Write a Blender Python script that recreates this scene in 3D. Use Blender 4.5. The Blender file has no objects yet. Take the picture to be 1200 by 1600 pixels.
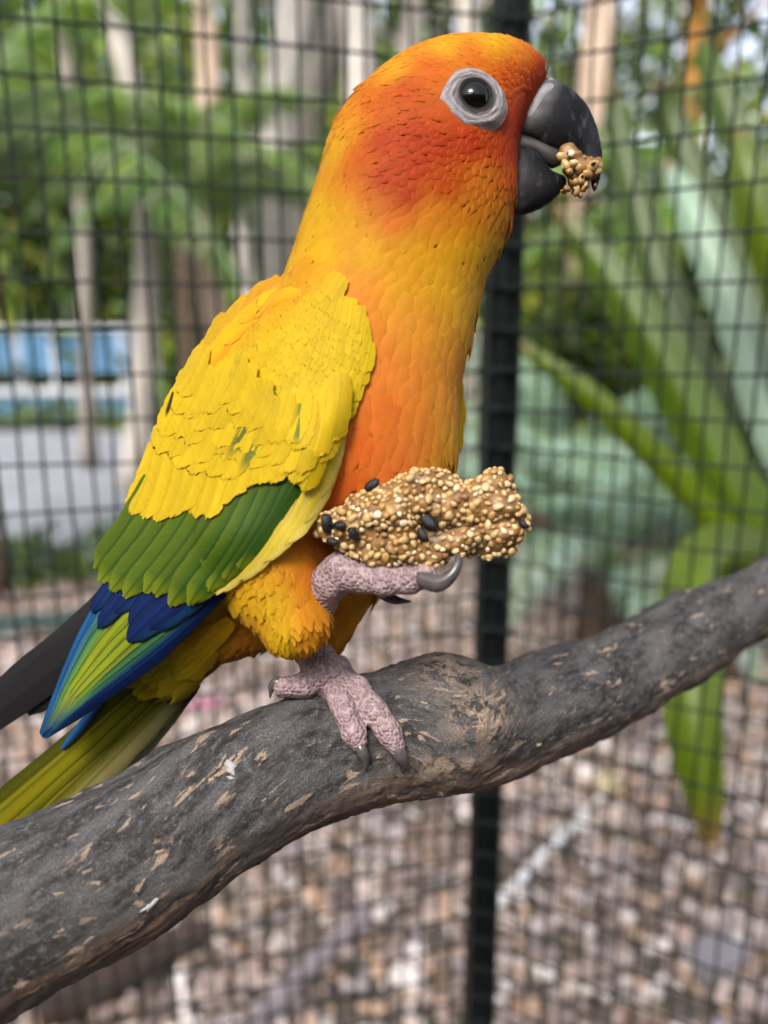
import bpy, math, random
import numpy as np
from mathutils import Vector, Matrix
from mathutils.bvhtree import BVHTree

rng = np.random.default_rng(7); random.seed(7)
SC = bpy.context.scene
COL = SC.collection
# ------------------------------------------------------------------ camera, sky, sun, exposure
FPX = 1202.0                       # focal length in photograph pixels (1200 x 1600)
PITCH = math.radians(12.8)
CAM = np.array([0.0, 0.0, 1.25])
RV = np.array([1.0, 0, 0]); FV = np.array([0, math.cos(PITCH), -math.sin(PITCH)]); UV = np.array([0, math.sin(PITCH), math.cos(PITCH)])
cd = bpy.data.cameras.new('camera'); cam = bpy.data.objects.new('camera', cd); COL.objects.link(cam)
cam.location = CAM; cam.rotation_euler = (math.pi/2 - PITCH, 0, 0)
cd.sensor_fit = 'VERTICAL'; cd.sensor_height = 24.0; cd.lens = 24.0*FPX/1600
cd.clip_start = 0.01; cd.clip_end = 400
cd.dof.use_dof = True; cd.dof.focus_distance = 0.192; cd.dof.aperture_fstop = 4.2
SC.camera = cam
SUN_EL, SUN_AZ = math.radians(47), math.radians(202)      # azimuth clockwise from +Y: behind the camera, a little to its left
w = bpy.data.worlds.new('World'); SC.world = w; w.use_nodes = True
nt = w.node_tree; bg = nt.nodes['Background']
sky = nt.nodes.new('ShaderNodeTexSky'); sky.sky_type = 'NISHITA'; sky.sun_disc = False
sky.sun_elevation = SUN_EL; sky.sun_rotation = SUN_AZ; sky.dust_density = 3.0; sky.air_density = 1.0
hs = nt.nodes.new('ShaderNodeHueSaturation'); hs.inputs['Saturation'].default_value = 0.45
nt.links.new(sky.outputs[0], hs.inputs['Color']); nt.links.new(hs.outputs[0], bg.inputs[0]); bg.inputs[1].default_value = 0.15
sl = bpy.data.lights.new('sun', 'SUN'); sl.energy = 1.35; sl.angle = math.radians(18); sl.color = (1.0, .95, .88)
sun = bpy.data.objects.new('sun', sl); COL.objects.link(sun)
sd = Vector((math.sin(SUN_AZ)*math.cos(SUN_EL), math.cos(SUN_AZ)*math.cos(SUN_EL), math.sin(SUN_EL)))
sun.rotation_euler = (-sd).to_track_quat('-Z', 'Y').to_euler(); sun.location = (0, -3, 6)
SC.view_settings.view_transform = 'Standard'; SC.view_settings.look = 'None'; SC.view_settings.gamma = 1.0
SC.view_settings.exposure = 1.36; SC.view_settings.use_curve_mapping = False
SC.render.engine = 'CYCLES'; SC.cycles.use_denoising = True
SC.cycles.max_bounces = 5; SC.cycles.diffuse_bounces = 3; SC.cycles.glossy_bounces = 3; SC.cycles.transmission_bounces = 3; SC.cycles.transparent_max_bounces = 4
SC.cycles.caustics_reflective = False; SC.cycles.caustics_refractive = False

# ------------------------------------------------------------------ helpers: places
D0 = 0.205                         # distance of the bird's middle plane; S metres per local unit there
S = D0/FPX
def loc(px, py, z):                # photograph pixel + offset towards the camera -> local point (x right, y down, z to camera)
    px, py, z = np.broadcast_arrays(np.asarray(px, float), np.asarray(py, float), np.asarray(z, float))
    k = (FPX - z)/FPX
    return np.stack([(px-600)*k, (py-800)*k, z], -1)
def zd(d): return FPX*(1 - np.asarray(d, float)/D0)
def topx(P):
    k = (FPX - P[..., 2])/FPX
    return np.stack([P[..., 0]/k+600, P[..., 1]/k+800], -1)
def L2W(P):
    P = np.asarray(P, float)
    return CAM + FV*(D0 - P[..., 2:3]*S) + RV*P[..., 0:1]*S - UV*P[..., 1:2]*S
def W(px, py, d):                  # pixel at a camera depth in metres -> world
    return CAM + d*(FV + RV*(px-600)/FPX + UV*(800-py)/FPX)
def ground_at(px, py, z=0.0):
    r = FV + RV*(px-600)/FPX + UV*(800-py)/FPX
    return CAM + r*((z-CAM[2])/r[2])
ALB = .76                          # overall scale on the reflectance of coloured things
def lin(c):
    c = np.asarray(c, float)/255.0
    return ALB*np.where(c <= 0.04045, c/12.92, ((c+0.055)/1.055)**2.4)

# ------------------------------------------------------------------ helpers: meshes
def mesh(name, V, F, mat, col=None, fuv=None, smooth=True):
    V = np.asarray(V, np.float32); F = np.asarray(F, np.int32)
    me = bpy.data.meshes.new(name); n, k = F.shape
    me.vertices.add(len(V)); me.vertices.foreach_set('co', V.ravel())
    me.loops.add(n*k); me.loops.foreach_set('vertex_index', F.ravel())
    me.polygons.add(n); me.polygons.foreach_set('loop_start', np.arange(0, n*k, k, dtype=np.int32))
    me.update(calc_edges=True)
    me.polygons.foreach_set('use_smooth', np.full(n, smooth))
    if col is not None:
        a = me.color_attributes.new('Col', 'FLOAT_COLOR', 'POINT')
        c = np.ones((len(V), 4), np.float32); c[:, :3] = col; a.data.foreach_set('color', c.ravel())
    if fuv is not None:
        a = me.attributes.new('fuv', 'FLOAT_VECTOR', 'POINT'); a.data.foreach_set('vector', np.asarray(fuv, np.float32).ravel())
    me.materials.append(mat)
    return me
def obj(name, me, parent=None, **props):
    o = bpy.data.objects.new(name, me); COL.objects.link(o)
    if parent is not None: o.parent = parent
    for k, v in props.items(): o[k] = v
    return o
def thing(name, label, category, at=(0, 0, 0), group=None, rz=0):
    o = bpy.data.objects.new(name, None); COL.objects.link(o); o.location = at; o.rotation_euler = (0, 0, rz)
    o.empty_display_size = .02; o['label'] = label; o['category'] = category
    if group: o['group'] = group
    return o
def lmesh(name, V, F, mat, org, **kw):            # local-space geometry -> mesh relative to a world origin (local frame is left-handed)
    return mesh(name, L2W(V) - np.asarray(org), np.asarray(F)[:, ::-1], mat, **kw)
def catmull(P, n, closed=False):
    P = np.asarray(P, float)
    if closed: Q = np.vstack([P[-1], P, P[0], P[1]])
    else: Q = np.vstack([2*P[0]-P[1], P, 2*P[-1]-P[-2]])
    m = len(Q)-3; t = np.linspace(0, m, n, endpoint=not closed); i = np.minimum(t.astype(int), m-1); f = (t-i)[:, None]
    a, b, c, d = Q[i], Q[i+1], Q[i+2], Q[i+3]
    return .5*((2*b)+(-a+c)*f+(2*a-5*b+4*c-d)*f**2+(-a+3*b-3*c+d)*f**3)
def norm(v): return v/np.maximum(np.linalg.norm(v, axis=-1, keepdims=True), 1e-9)
def tube(P, R, k=10, cap=True):
    P = np.asarray(P, float); R = np.asarray(R, float); n = len(P)
    T = norm(np.gradient(P, axis=0)); up = np.array([0.31, 0.2, 0.93]); N = np.zeros_like(P)
    x = np.cross(T[0], up); x /= np.linalg.norm(x)
    for i in range(n):
        x = x - T[i]*x.dot(T[i]); x /= np.linalg.norm(x); N[i] = x
    B = np.cross(T, N); a = np.arange(k)*2*np.pi/k
    V = P[:, None] + R[:, None, None]*(np.cos(a)[None, :, None]*N[:, None] + np.sin(a)[None, :, None]*B[:, None])
    V = V.reshape(-1, 3); i = np.arange(n-1)[:, None]*k; j = np.arange(k)[None]; j2 = (j+1) % k
    F = np.stack([i+j, i+j2, i+k+j2, i+k+j], -1).reshape(-1, 4)
    if cap:
        V = np.vstack([V, P[0], P[-1]]); c0 = n*k
        jj = np.arange(k); j2 = (jj+1) % k; z = np.full(k, c0)
        F = np.vstack([F, np.stack([z, j2, jj, z], -1)[:, [0, 1, 2, 2]] if False else np.stack([z, j2, jj, jj], -1), np.stack([z+1, (n-1)*k+jj, (n-1)*k+j2, (n-1)*k+j2], -1)])
    return V, F
def tubes3(P, R, k=10):                          # triangles only (safe caps)
    V, F = tube(P, R, k); return V, quad2tri(F)
def quad2tri(F):
    F = np.asarray(F); T = np.vstack([F[:, [0, 1, 2]], F[:, [0, 2, 3]]])
    ok = (T[:, 0] != T[:, 1]) & (T[:, 1] != T[:, 2]) & (T[:, 0] != T[:, 2]); return T[ok]
def boxes(B):
    V = []; F = []
    q = np.array([[0, 3, 2, 1], [4, 5, 6, 7], [0, 1, 5, 4], [1, 2, 6, 5], [2, 3, 7, 6], [3, 0, 4, 7]])
    for (x0, y0, z0, x1, y1, z1) in B:
        F.append(q+8*len(V)); V.append(np.array([[x0, y0, z0], [x1, y0, z0], [x1, y1, z0], [x0, y1, z0], [x0, y0, z1], [x1, y0, z1], [x1, y1, z1], [x0, y1, z1]]))
    return np.vstack(V), np.vstack(F)
def hashn(i):
    i = (i.astype(np.int64)*np.int64(2654435761)) & 0xffffffff; i ^= i >> 15; i = (i*2246822519) & 0xffffffff; i ^= i >> 13; i = (i*3266489917) & 0xffffffff; i ^= i >> 16
    return i/4294967295.0
def vnoise(P, sc=1.0, octv=3, seed=0):           # value noise, about -1..1
    out = np.zeros(len(P)); amp = 1.0; tot = 0; Q = np.asarray(P, float)*sc
    for o in range(octv):
        i = np.floor(Q).astype(np.int64); f = Q-i; f = f*f*(3-2*f); r = 0
        for a in (0, 1):
            for b in (0, 1):
                for c in (0, 1):
                    h = hashn((i[:, 0]+a)*73856093 + (i[:, 1]+b)*19349663*3 + (i[:, 2]+c)*83492791*7 + seed*977 + o*131)
                    r = r + h*np.where(a, f[:, 0], 1-f[:, 0])*np.where(b, f[:, 1], 1-f[:, 1])*np.where(c, f[:, 2], 1-f[:, 2])
        out += amp*(2*r-1); tot += amp; amp *= .5; Q = Q*2.03+17.3
    return out/tot*1.6
def surfnet(f, o, h):                            # naive surface nets of a sampled field (negative inside) -> quads
    s = f < 0; nx, ny, nz = f.shape
    c = [(a, b, d) for a in (0, 1) for b in (0, 1) for d in (0, 1)]
    sub = lambda A, q: A[q[0]:nx-1+q[0], q[1]:ny-1+q[1], q[2]:nz-1+q[2]]
    cnt = sum(sub(s, q).astype(np.int8) for q in c); mix = (cnt > 0) & (cnt < 8)
    I = np.argwhere(mix); acc = np.zeros((len(I), 3)); k = np.zeros(len(I))
    for p in c:
        for ax in range(3):
            if p[ax]: continue
            q = list(p); q[ax] = 1
            fa = f[I[:, 0]+p[0], I[:, 1]+p[1], I[:, 2]+p[2]]; fb = f[I[:, 0]+q[0], I[:, 1]+q[1], I[:, 2]+q[2]]
            m = (fa < 0) != (fb < 0); t = fa/np.where(m, fa-fb, 1)
            pt = np.tile(np.array(p, float), (len(I), 1)); pt[:, ax] = t
            acc += np.where(m[:, None], pt, 0); k += m
    V = (I + acc/np.maximum(k, 1)[:, None])*h + np.asarray(o)
    idx = -np.ones(mix.shape, np.int64); idx[mix] = np.arange(len(I)); Fs = []
    for ax in range(3):
        u, v = [(1, 2), (2, 0), (0, 1)][ax]
        sl0 = [slice(1, -1)]*3; sl1 = [slice(1, -1)]*3; sl0[ax] = slice(0, f.shape[ax]-1); sl1[ax] = slice(1, f.shape[ax])
        A = s[tuple(sl0)]; B = s[tuple(sl1)]
        E = np.argwhere(A != B); off = np.ones(3, int); off[ax] = 0; E = E+off
        ins = s[E[:, 0], E[:, 1], E[:, 2]]
        def cell(du, dv):
            q = E.copy(); q[:, u] -= du; q[:, v] -= dv; return idx[q[:, 0], q[:, 1], q[:, 2]]
        Q = np.stack([cell(1, 1), cell(0, 1), cell(0, 0), cell(1, 0)], -1)
        Fs.append(np.where(ins[:, None], Q, Q[:, ::-1]))
    return V, np.vstack(Fs)
def relax(V, F, it=2, lam=.5):
    E = np.vstack([F[:, [i, (i+1) % F.shape[1]]] for i in range(F.shape[1])]); E = np.vstack([E, E[:, ::-1]])
    d = np.bincount(E[:, 0], minlength=len(V)).astype(float)
    for _ in range(it):
        A = np.stack([np.bincount(E[:, 0], V[E[:, 1], k], minlength=len(V)) for k in range(3)], -1)/np.maximum(d, 1)[:, None]
        V = V + lam*(A-V)
    return V
def vnormals(V, F):
    n = np.cross(V[F[:, 2]]-V[F[:, 0]], V[F[:, -1]]-V[F[:, 1]]); N = np.zeros_like(V)
    for k in range(F.shape[1]): np.add.at(N, F[:, k], n)
    return norm(N)
def polydist(X, Y, P):                            # signed distance to a closed polygon, negative inside
    A = P; B = np.roll(P, -1, 0); d = np.full(X.shape, 1e9); ins = np.zeros(X.shape, bool)
    for (ax, ay), (bx, by) in zip(A, B):
        ex, ey = bx-ax, by-ay; t = np.clip(((X-ax)*ex+(Y-ay)*ey)/(ex*ex+ey*ey+1e-9), 0, 1)
        d = np.minimum(d, (X-ax-t*ex)**2+(Y-ay-t*ey)**2)
        c = ((ay > Y) != (by > Y)); ins ^= c & (X < (bx-ax)*(Y-ay)/(by-ay+1e-12)+ax)
    d = np.sqrt(d); return np.where(ins, -d, d)
def inflate(poly, h, pad=3, it=1500):            # smooth inflation of an outline: u with u=0 on it; sqrt(u) is a round half-thickness
    lo = poly.min(0)-pad*h; n = np.ceil((poly.max(0)+pad*h-lo)/h).astype(int)+1
    X, Y = np.meshgrid(lo[0]+np.arange(n[0])*h, lo[1]+np.arange(n[1])*h, indexing='ij')
    d = polydist(X, Y, poly); m = d < 0; u = np.where(m, (-d)*60, 0)
    ix, iy = np.nonzero(m)
    for _ in range(it):
        a = np.zeros_like(u); a[1:-1, 1:-1] = .25*(u[2:, 1:-1]+u[:-2, 1:-1]+u[1:-1, 2:]+u[1:-1, :-2]) + .5*h*h
        u = np.where(m, a, 0)
    return lo, u, d
def field(poly, h, k=1.0, cap=None, zc=0, zpad=3, it=1500):
    lo, u, d = inflate(poly, h, it=it)
    H = np.sqrt(np.maximum(u, 0))*k
    if cap is not None: H = cap*np.tanh(H/cap)
    return lo, H, d
def puff(poly, h, k=1.0, cap=None, it=1200, sm=2, noise=0, nsc=.05, seed=0, shape=None):   # closed solid from an outline in local units, z about 0
    lo, H, d = field(poly, h, k, cap, it=it)
    X = lo[0]+np.arange(H.shape[0])*h; Y = lo[1]+np.arange(H.shape[1])*h
    if shape is not None: H = H*shape(X[:, None], Y[None, :])
    zm = H.max()+3*h; Z = np.arange(-zm, zm+h, h)
    ff = np.where((d < 0)[..., None], Z[None, None]**2-(H**2)[..., None], Z[None, None]**2+((np.maximum(d, 0)+.3*h)**2)[..., None]*1.0)
    ff = ff/(2*np.sqrt(np.abs(Z[None, None]**2)+(H**2)[..., None]+9*h*h))
    if noise:
        G = np.stack(np.meshgrid(X, Y, Z, indexing='ij'), -1).reshape(-1, 3)
        ff = ff + noise*vnoise(G, nsc, 3, seed).reshape(ff.shape)
    V, F = surfnet(ff, (lo[0], lo[1], Z[0]), h)
    return relax(V, F, sm), F
def capsules(segs, h, k=8, bump=None):            # smooth union of tapered capsules ((a, ra, b, rb), ...)
    P = np.array([s[0] for s in segs]+[s[2] for s in segs]); r = max(max(s[1], s[3]) for s in segs)+4*h
    lo = P.min(0)-r; n = np.ceil((P.max(0)+r-lo)/h).astype(int)+1
    G = np.stack(np.meshgrid(*[lo[i]+np.arange(n[i])*h for i in range(3)], indexing='ij'), -1); f = None
    for a, ra, b, rb in segs:
        a = np.array(a); e = np.array(b)-a; t = np.clip(((G-a)@e)/(e@e+1e-9), 0, 1)
        d = np.linalg.norm(G-a-t[..., None]*e, axis=-1)-(ra+(rb-ra)*t)
        if f is None: f = d
        else:
            hh = np.maximum(k-np.abs(f-d), 0)/k; f = np.minimum(f, d)-hh*hh*k*.25
    if bump: f = f + bump(G.reshape(-1, 3)).reshape(f.shape)
    V, F = surfnet(f, lo, h); return relax(V, F, 1), F

# ------------------------------------------------------------------ helpers: materials
def material(name, rough=.6, spec=.5):
    m = bpy.data.materials.new(name); m.use_nodes = True; b = m.node_tree.nodes['Principled BSDF']
    b.inputs['Roughness'].default_value = rough; b.inputs['Specular IOR Level'].default_value = spec
    return m, m.node_tree, b
def node(nt, t, ins=None, **kw):
    n = nt.nodes.new(t)
    for k, v in kw.items(): setattr(n, k, v)
    for k, v in (ins or {}).items():
        if hasattr(v, 'is_output') or isinstance(v, bpy.types.NodeSocket): nt.links.new(v, n.inputs[k])
        else: n.inputs[k].default_value = v
    return n
def scalec(nt, c, k=.76):
    n = node(nt, 'ShaderNodeVectorMath', {0: c}, operation='SCALE'); n.inputs['Scale'].default_value = k; return n.outputs[0]
def attr(nt, nm): return node(nt, 'ShaderNodeAttribute', attribute_name=nm)
def ramp(nt, fac, stops, interp='LINEAR'):
    n = node(nt, 'ShaderNodeValToRGB', {'Fac': fac}); r = n.color_ramp; r.interpolation = interp
    while len(r.elements) < len(stops): r.elements.new(.5)
    for e, (p, c) in zip(r.elements, stops): e.position = p; e.color = (*c, 1) if len(c) == 3 else c
    return n.outputs['Color']
def mixc(nt, f, a, b, mode='MIX'):
    n = node(nt, 'ShaderNodeMix', data_type='RGBA', blend_type=mode)
    for s, v in ((0, f), (6, a), (7, b)):
        if isinstance(v, bpy.types.NodeSocket): nt.links.new(v, n.inputs[s])
        else: n.inputs[s].default_value = (*v, 1) if isinstance(v, (tuple, list, np.ndarray)) else v
    return n.outputs[2]
def mth(nt, op, a, b=None, c=None):
    n = node(nt, 'ShaderNodeMath', operation=op)
    for i, v in enumerate((a, b, c)):
        if v is None: continue
        if isinstance(v, bpy.types.NodeSocket): nt.links.new(v, n.inputs[i])
        else: n.inputs[i].default_value = v
    return n.outputs[0]
def noise(nt, vec, scale, detail=3, rough=.5, dist=0):
    return node(nt, 'ShaderNodeTexNoise', {'Vector': vec, 'Scale': scale, 'Detail': detail, 'Roughness': rough, 'Distortion': dist}).outputs['Fac']
def bump(nt, b, h, st, dist=.001):
    n = node(nt, 'ShaderNodeBump', {'Height': h, 'Strength': st, 'Distance': dist}); nt.links.new(n.outputs[0], b.inputs['Normal'])
def L_(nt, a, b): nt.links.new(a, b)
# ------------------------------------------------------------------ materials of the near things
def feather_mat():
    m, nt, b = material('feather', .6, .15)
    c = attr(nt, 'Col').outputs['Color']; uv = attr(nt, 'fuv').outputs['Vector']
    sp = node(nt, 'ShaderNodeSeparateXYZ', {0: uv}); ax = mth(nt, 'ABSOLUTE', sp.outputs[0])
    st = mth(nt, 'SUBTRACT', sp.outputs[1], mth(nt, 'MULTIPLY', ax, 1.1))
    v = node(nt, 'ShaderNodeCombineXYZ', {0: mth(nt, 'MULTIPLY', st, .38), 1: mth(nt, 'MULTIPLY', ax, .025), 2: mth(nt, 'MULTIPLY', sp.outputs[2], 31.0)})
    n1 = noise(nt, v.outputs[0], 1.0, 3, .6)
    v2 = node(nt, 'ShaderNodeCombineXYZ', {0: mth(nt, 'MULTIPLY', sp.outputs[1], .03), 1: mth(nt, 'MULTIPLY', sp.outputs[0], .05), 2: mth(nt, 'MULTIPLY', sp.outputs[2], 17.0)})
    n2 = noise(nt, v2.outputs[0], 1.0, 2)
    k = mth(nt, 'ADD', mth(nt, 'MULTIPLY', n1, .46), mth(nt, 'MULTIPLY', n2, .24))
    k = mth(nt, 'ADD', k, .66)
    cc = node(nt, 'ShaderNodeVectorMath', {0: c}, operation='SCALE'); L_(nt, k, cc.inputs['Scale'])
    L_(nt, cc.outputs[0], b.inputs['Base Color']); bump(nt, b, n1, .22, .0002)
    b.inputs['Sheen Weight'].default_value = .04; b.inputs['Sheen Roughness'].default_value = .4
    tr = node(nt, 'ShaderNodeBsdfTranslucent'); L_(nt, cc.outputs[0], tr.inputs[0])
    mx = node(nt, 'ShaderNodeMixShader', {0: .34}); L_(nt, b.outputs[0], mx.inputs[1]); L_(nt, tr.outputs[0], mx.inputs[2])
    L_(nt, mx.outputs[0], nt.nodes['Material Output'].inputs[0])
    return m
def bark_mat():
    m, nt, b = material('bark', .72, .35)
    uv = attr(nt, 'fuv').outputs['Vector']; col = attr(nt, 'Col'); sp = node(nt, 'ShaderNodeSeparateXYZ', {0: uv})
    tc = node(nt, 'ShaderNodeTexCoord').outputs['Object']
    mp = node(nt, 'ShaderNodeMapping', {'Vector': uv, 'Scale': (1, 1, 0)}); st = node(nt, 'ShaderNodeMapping', {'Vector': uv, 'Scale': (.45, 1.3, 0)})
    streak = node(nt, 'ShaderNodeMapping', {'Vector': uv, 'Scale': (.18, 2.6, 0)})
    n1 = noise(nt, st.outputs[0], 2.2, 6, .6); n2 = noise(nt, node(nt, 'ShaderNodeMapping', {'Vector': uv, 'Scale': (.7, 1.1, 0)}).outputs[0], 9, 8, .78, .3); n3 = noise(nt, st.outputs[0], 4.2, 7, .62, .4)
    n4 = noise(nt, streak.outputs[0], 2.2, 6, .65); n5 = noise(nt, mp.outputs[0], 42, 3, .6); n6 = noise(nt, st.outputs[0], 9.5, 6, .7)
    base = ramp(nt, n2, [(.34, (.008, .007, .007)), (.46, (.026, .022, .021)), (.56, (.085, .078, .077)), (.68, (.28, .265, .265))])
    base = mixc(nt, ramp(nt, n1, [(.44, (0, 0, 0)), (.60, (.8,)*3)]), base, mixc(nt, n5, (.05, .046, .046), (.25, .235, .235)))
    fib = noise(nt, node(nt, 'ShaderNodeMapping', {'Vector': uv, 'Scale': (1.0, 1.6, 0)}).outputs[0], 7, 3, .6, 1.5); fib = mth(nt, 'ABSOLUTE', mth(nt, 'SUBTRACT', fib, .5)); fibm = mth(nt, 'MULTIPLY', ramp(nt, fib, [(.0, (1, 1, 1)), (.012, (0, 0, 0))]), ramp(nt, noise(nt, mp.outputs[0], 3, 2), [(.48, (0, 0, 0)), (.6, (1, 1, 1))])); base = mixc(nt, mth(nt, 'MULTIPLY', fibm, .5), base, (.32, .28, .25))
    gr = ramp(nt, noise(nt, mp.outputs[0], 34, 5, .75), [(.32, (.30,)*3), (.5, (.85,)*3), (.68, (1.9,)*3)]); base = mixc(nt, 1.0, base, gr, 'MULTIPLY')
    rust = ramp(nt, n4, [(.35, (.05, .028, .018)), (.52, (.20, .105, .060)), (.68, (.42, .27, .18))])
    low = mth(nt, 'MULTIPLY', ramp(nt, sp.outputs[2], [(.16, (1, 1, 1)), (.44, (0, 0, 0))]), ramp(nt, n4, [(.40, (0, 0, 0)), (.55, (1, 1, 1))]))
    c = mixc(nt, mth(nt, 'MULTIPLY', low, .8), base, rust)
    f1 = mth(nt, 'MULTIPLY', ramp(nt, n3, [(.592, (0, 0, 0)), (.602, (1, 1, 1))]), ramp(nt, noise(nt, mp.outputs[0], 1.1, 2), [(.42, (0, 0, 0)), (.5, (1, 1, 1))])); f2 = ramp(nt, n6, [(.635, (0, 0, 0)), (.66, (1, 1, 1))])
    fl = mth(nt, 'MAXIMUM', f1, mth(nt, 'MULTIPLY', f2, .75))
    kn = mth(nt, 'MULTIPLY', col.outputs['Fac'], ramp(nt, noise(nt, mp.outputs[0], 5.0, 7, .72, .6), [(.44, (0, 0, 0)), (.50, (1, 1, 1))]))
    fl = mth(nt, 'MAXIMUM', fl, kn)
    tan = ramp(nt, n5, [(.3, (.22, .14, .09)), (.5, (.46, .33, .235)), (.72, (.66, .54, .44))])
    c = mixc(nt, mth(nt, 'MULTIPLY', fl, .88), c, tan)
    wsp = ramp(nt, noise(nt, mp.outputs[0], 30, 4, .75), [(.69, (0, 0, 0)), (.75, (1, 1, 1))])
    c = mixc(nt, mth(nt, 'MULTIPLY', wsp, .55), c, (.52, .53, .56))
    L_(nt, scalec(nt, c, .64), b.inputs['Base Color'])
    h = mth(nt, 'ADD', mth(nt, 'MULTIPLY', n2, .6), mth(nt, 'MULTIPLY', n5, .25)); h = mth(nt, 'SUBTRACT', h, mth(nt, 'MULTIPLY', fl, .35)); h = mth(nt, 'ADD', h, mth(nt, 'MULTIPLY', n4, .5))
    bump(nt, b, h, .8, .0011)
    L_(nt, ramp(nt, n2, [(.3, (.55,)*3), (.7, (.8,)*3)]), b.inputs['Roughness'])
    return m
def skin_mat():
    m, nt, b = material('foot_skin', .5, .4)
    tc = node(nt, 'ShaderNodeTexCoord').outputs['Object']
    vo = node(nt, 'ShaderNodeTexVoronoi', {'Vector': tc, 'Scale': 1000.0, 'Randomness': .8})
    e = ramp(nt, vo.outputs['Distance'], [(.30, (1, 1, 1)), (.66, (0, 0, 0))])
    n = noise(nt, tc, 130, 3); 
    sc = ramp(nt, n, [(.35, (.22, .14, .146)), (.62, (.33, .22, .228))])
    c = mixc(nt, e, (.40, .285, .288), sc); L_(nt, scalec(nt, c), b.inputs['Base Color'])
    bump(nt, b, mth(nt, 'ADD', e, mth(nt, 'MULTIPLY', n, .8)), .7, .0005); b.inputs['Subsurface Weight'].default_value = .12; b.inputs['Subsurface Radius'].default_value = (.002, .0008, .0006)
    return m
def beak_mat():
    m, nt, b = material('beak_horn', .38, .10)
    tc = node(nt, 'ShaderNodeTexCoord').outputs['Object']; n = noise(nt, tc, 90, 5, .65); mp = node(nt, 'ShaderNodeMapping', {'Vector': tc, 'Scale': (1, .3, .5), 'Rotation': (0, .7, 0)})
    n2 = noise(nt, mp.outputs[0], 420, 4, .6)
    c = ramp(nt, n, [(.36, (.006, .006, .007)), (.54, (.012, .0115, .013)), (.72, (.045, .043, .048))]); c = mixc(nt, ramp(nt, n2, [(.55, (0, 0, 0)), (.72, (.55,)*3)]), c, (.075, .07, .076)); c = mixc(nt, mth(nt, 'MULTIPLY', attr(nt, 'Col').outputs['Fac'], ramp(nt, noise(nt, tc, 260, 4, .7), [(.25, (.35,)*3), (.6, (1,)*3)])), c, (.11, .105, .11)); L_(nt, c, b.inputs['Base Color'])
    L_(nt, ramp(nt, n2, [(.3, (.33,)*3), (.7, (.6,)*3)]), b.inputs['Roughness']); bump(nt, b, mth(nt, 'ADD', n2, n), .4, .0004)
    return m
def plain(name, c, rough=.5, spec=.5, var=.25, sc=60, bs=.2):
    m, nt, b = material(name, rough, spec); tc = node(nt, 'ShaderNodeTexCoord').outputs['Object']; n = noise(nt, tc, sc, 4, .6)
    lo = tuple(ALB*x*(1-var) for x in c); hi = tuple(min(1, ALB*x*(1+var)) for x in c)
    L_(nt, ramp(nt, n, [(.3, lo), (.7, hi)]), b.inputs['Base Color']); bump(nt, b, n, bs, .0004)
    return m
def colmat(name, rough=.6, spec=.4, transl=0, var=.3, sc=40, bs=.2):
    m, nt, b = material(name, rough, spec); tc = node(nt, 'ShaderNodeTexCoord').outputs['Object']; n = noise(nt, tc, sc, 4, .6)
    k = node(nt, 'ShaderNodeVectorMath', {0: attr(nt, 'Col').outputs['Color']}, operation='SCALE'); L_(nt, mth(nt, 'ADD', mth(nt, 'MULTIPLY', n, 2*var), 1-var), k.inputs['Scale'])
    L_(nt, k.outputs[0], b.inputs['Base Color']); bump(nt, b, n, bs, .0005)
    if transl:
        tr = node(nt, 'ShaderNodeBsdfTranslucent'); L_(nt, k.outputs[0], tr.inputs[0])
        mx = node(nt, 'ShaderNodeMixShader', {0: transl}); L_(nt, b.outputs[0], mx.inputs[1]); L_(nt, tr.outputs[0], mx.inputs[2]); L_(nt, mx.outputs[0], nt.nodes['Material Output'].inputs[0])
    return m
M_FEA = feather_mat(); M_BARK = bark_mat(); M_SKIN = skin_mat(); M_BEAK = beak_mat()
M_CLAW = plain('claw_horn', (.085, .072, .068), .25, .5, .5, 300, .1)
M_EYE = plain('eye_dark', (.006, .004, .003), .03, .28, .5, 300, 0)
M_LID = colmat('eye_ring_skin', .6, .25, 0, .16, 900, .3)
nt_l = M_LID.node_tree; _b = nt_l.nodes['Principled BSDF']; _n = noise(nt_l, attr(nt_l, 'fuv').outputs['Vector'], 1.0, 4, .65, .4); bump(nt_l, _b, _n, .9, .0007)
M_TONG = plain('tongue_skin', (.028, .020, .020), .4, .4, .3, 200, .1)
M_CERE = plain('cere_skin', (.27, .255, .262), .6, .3, .25, 500, .3)

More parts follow.
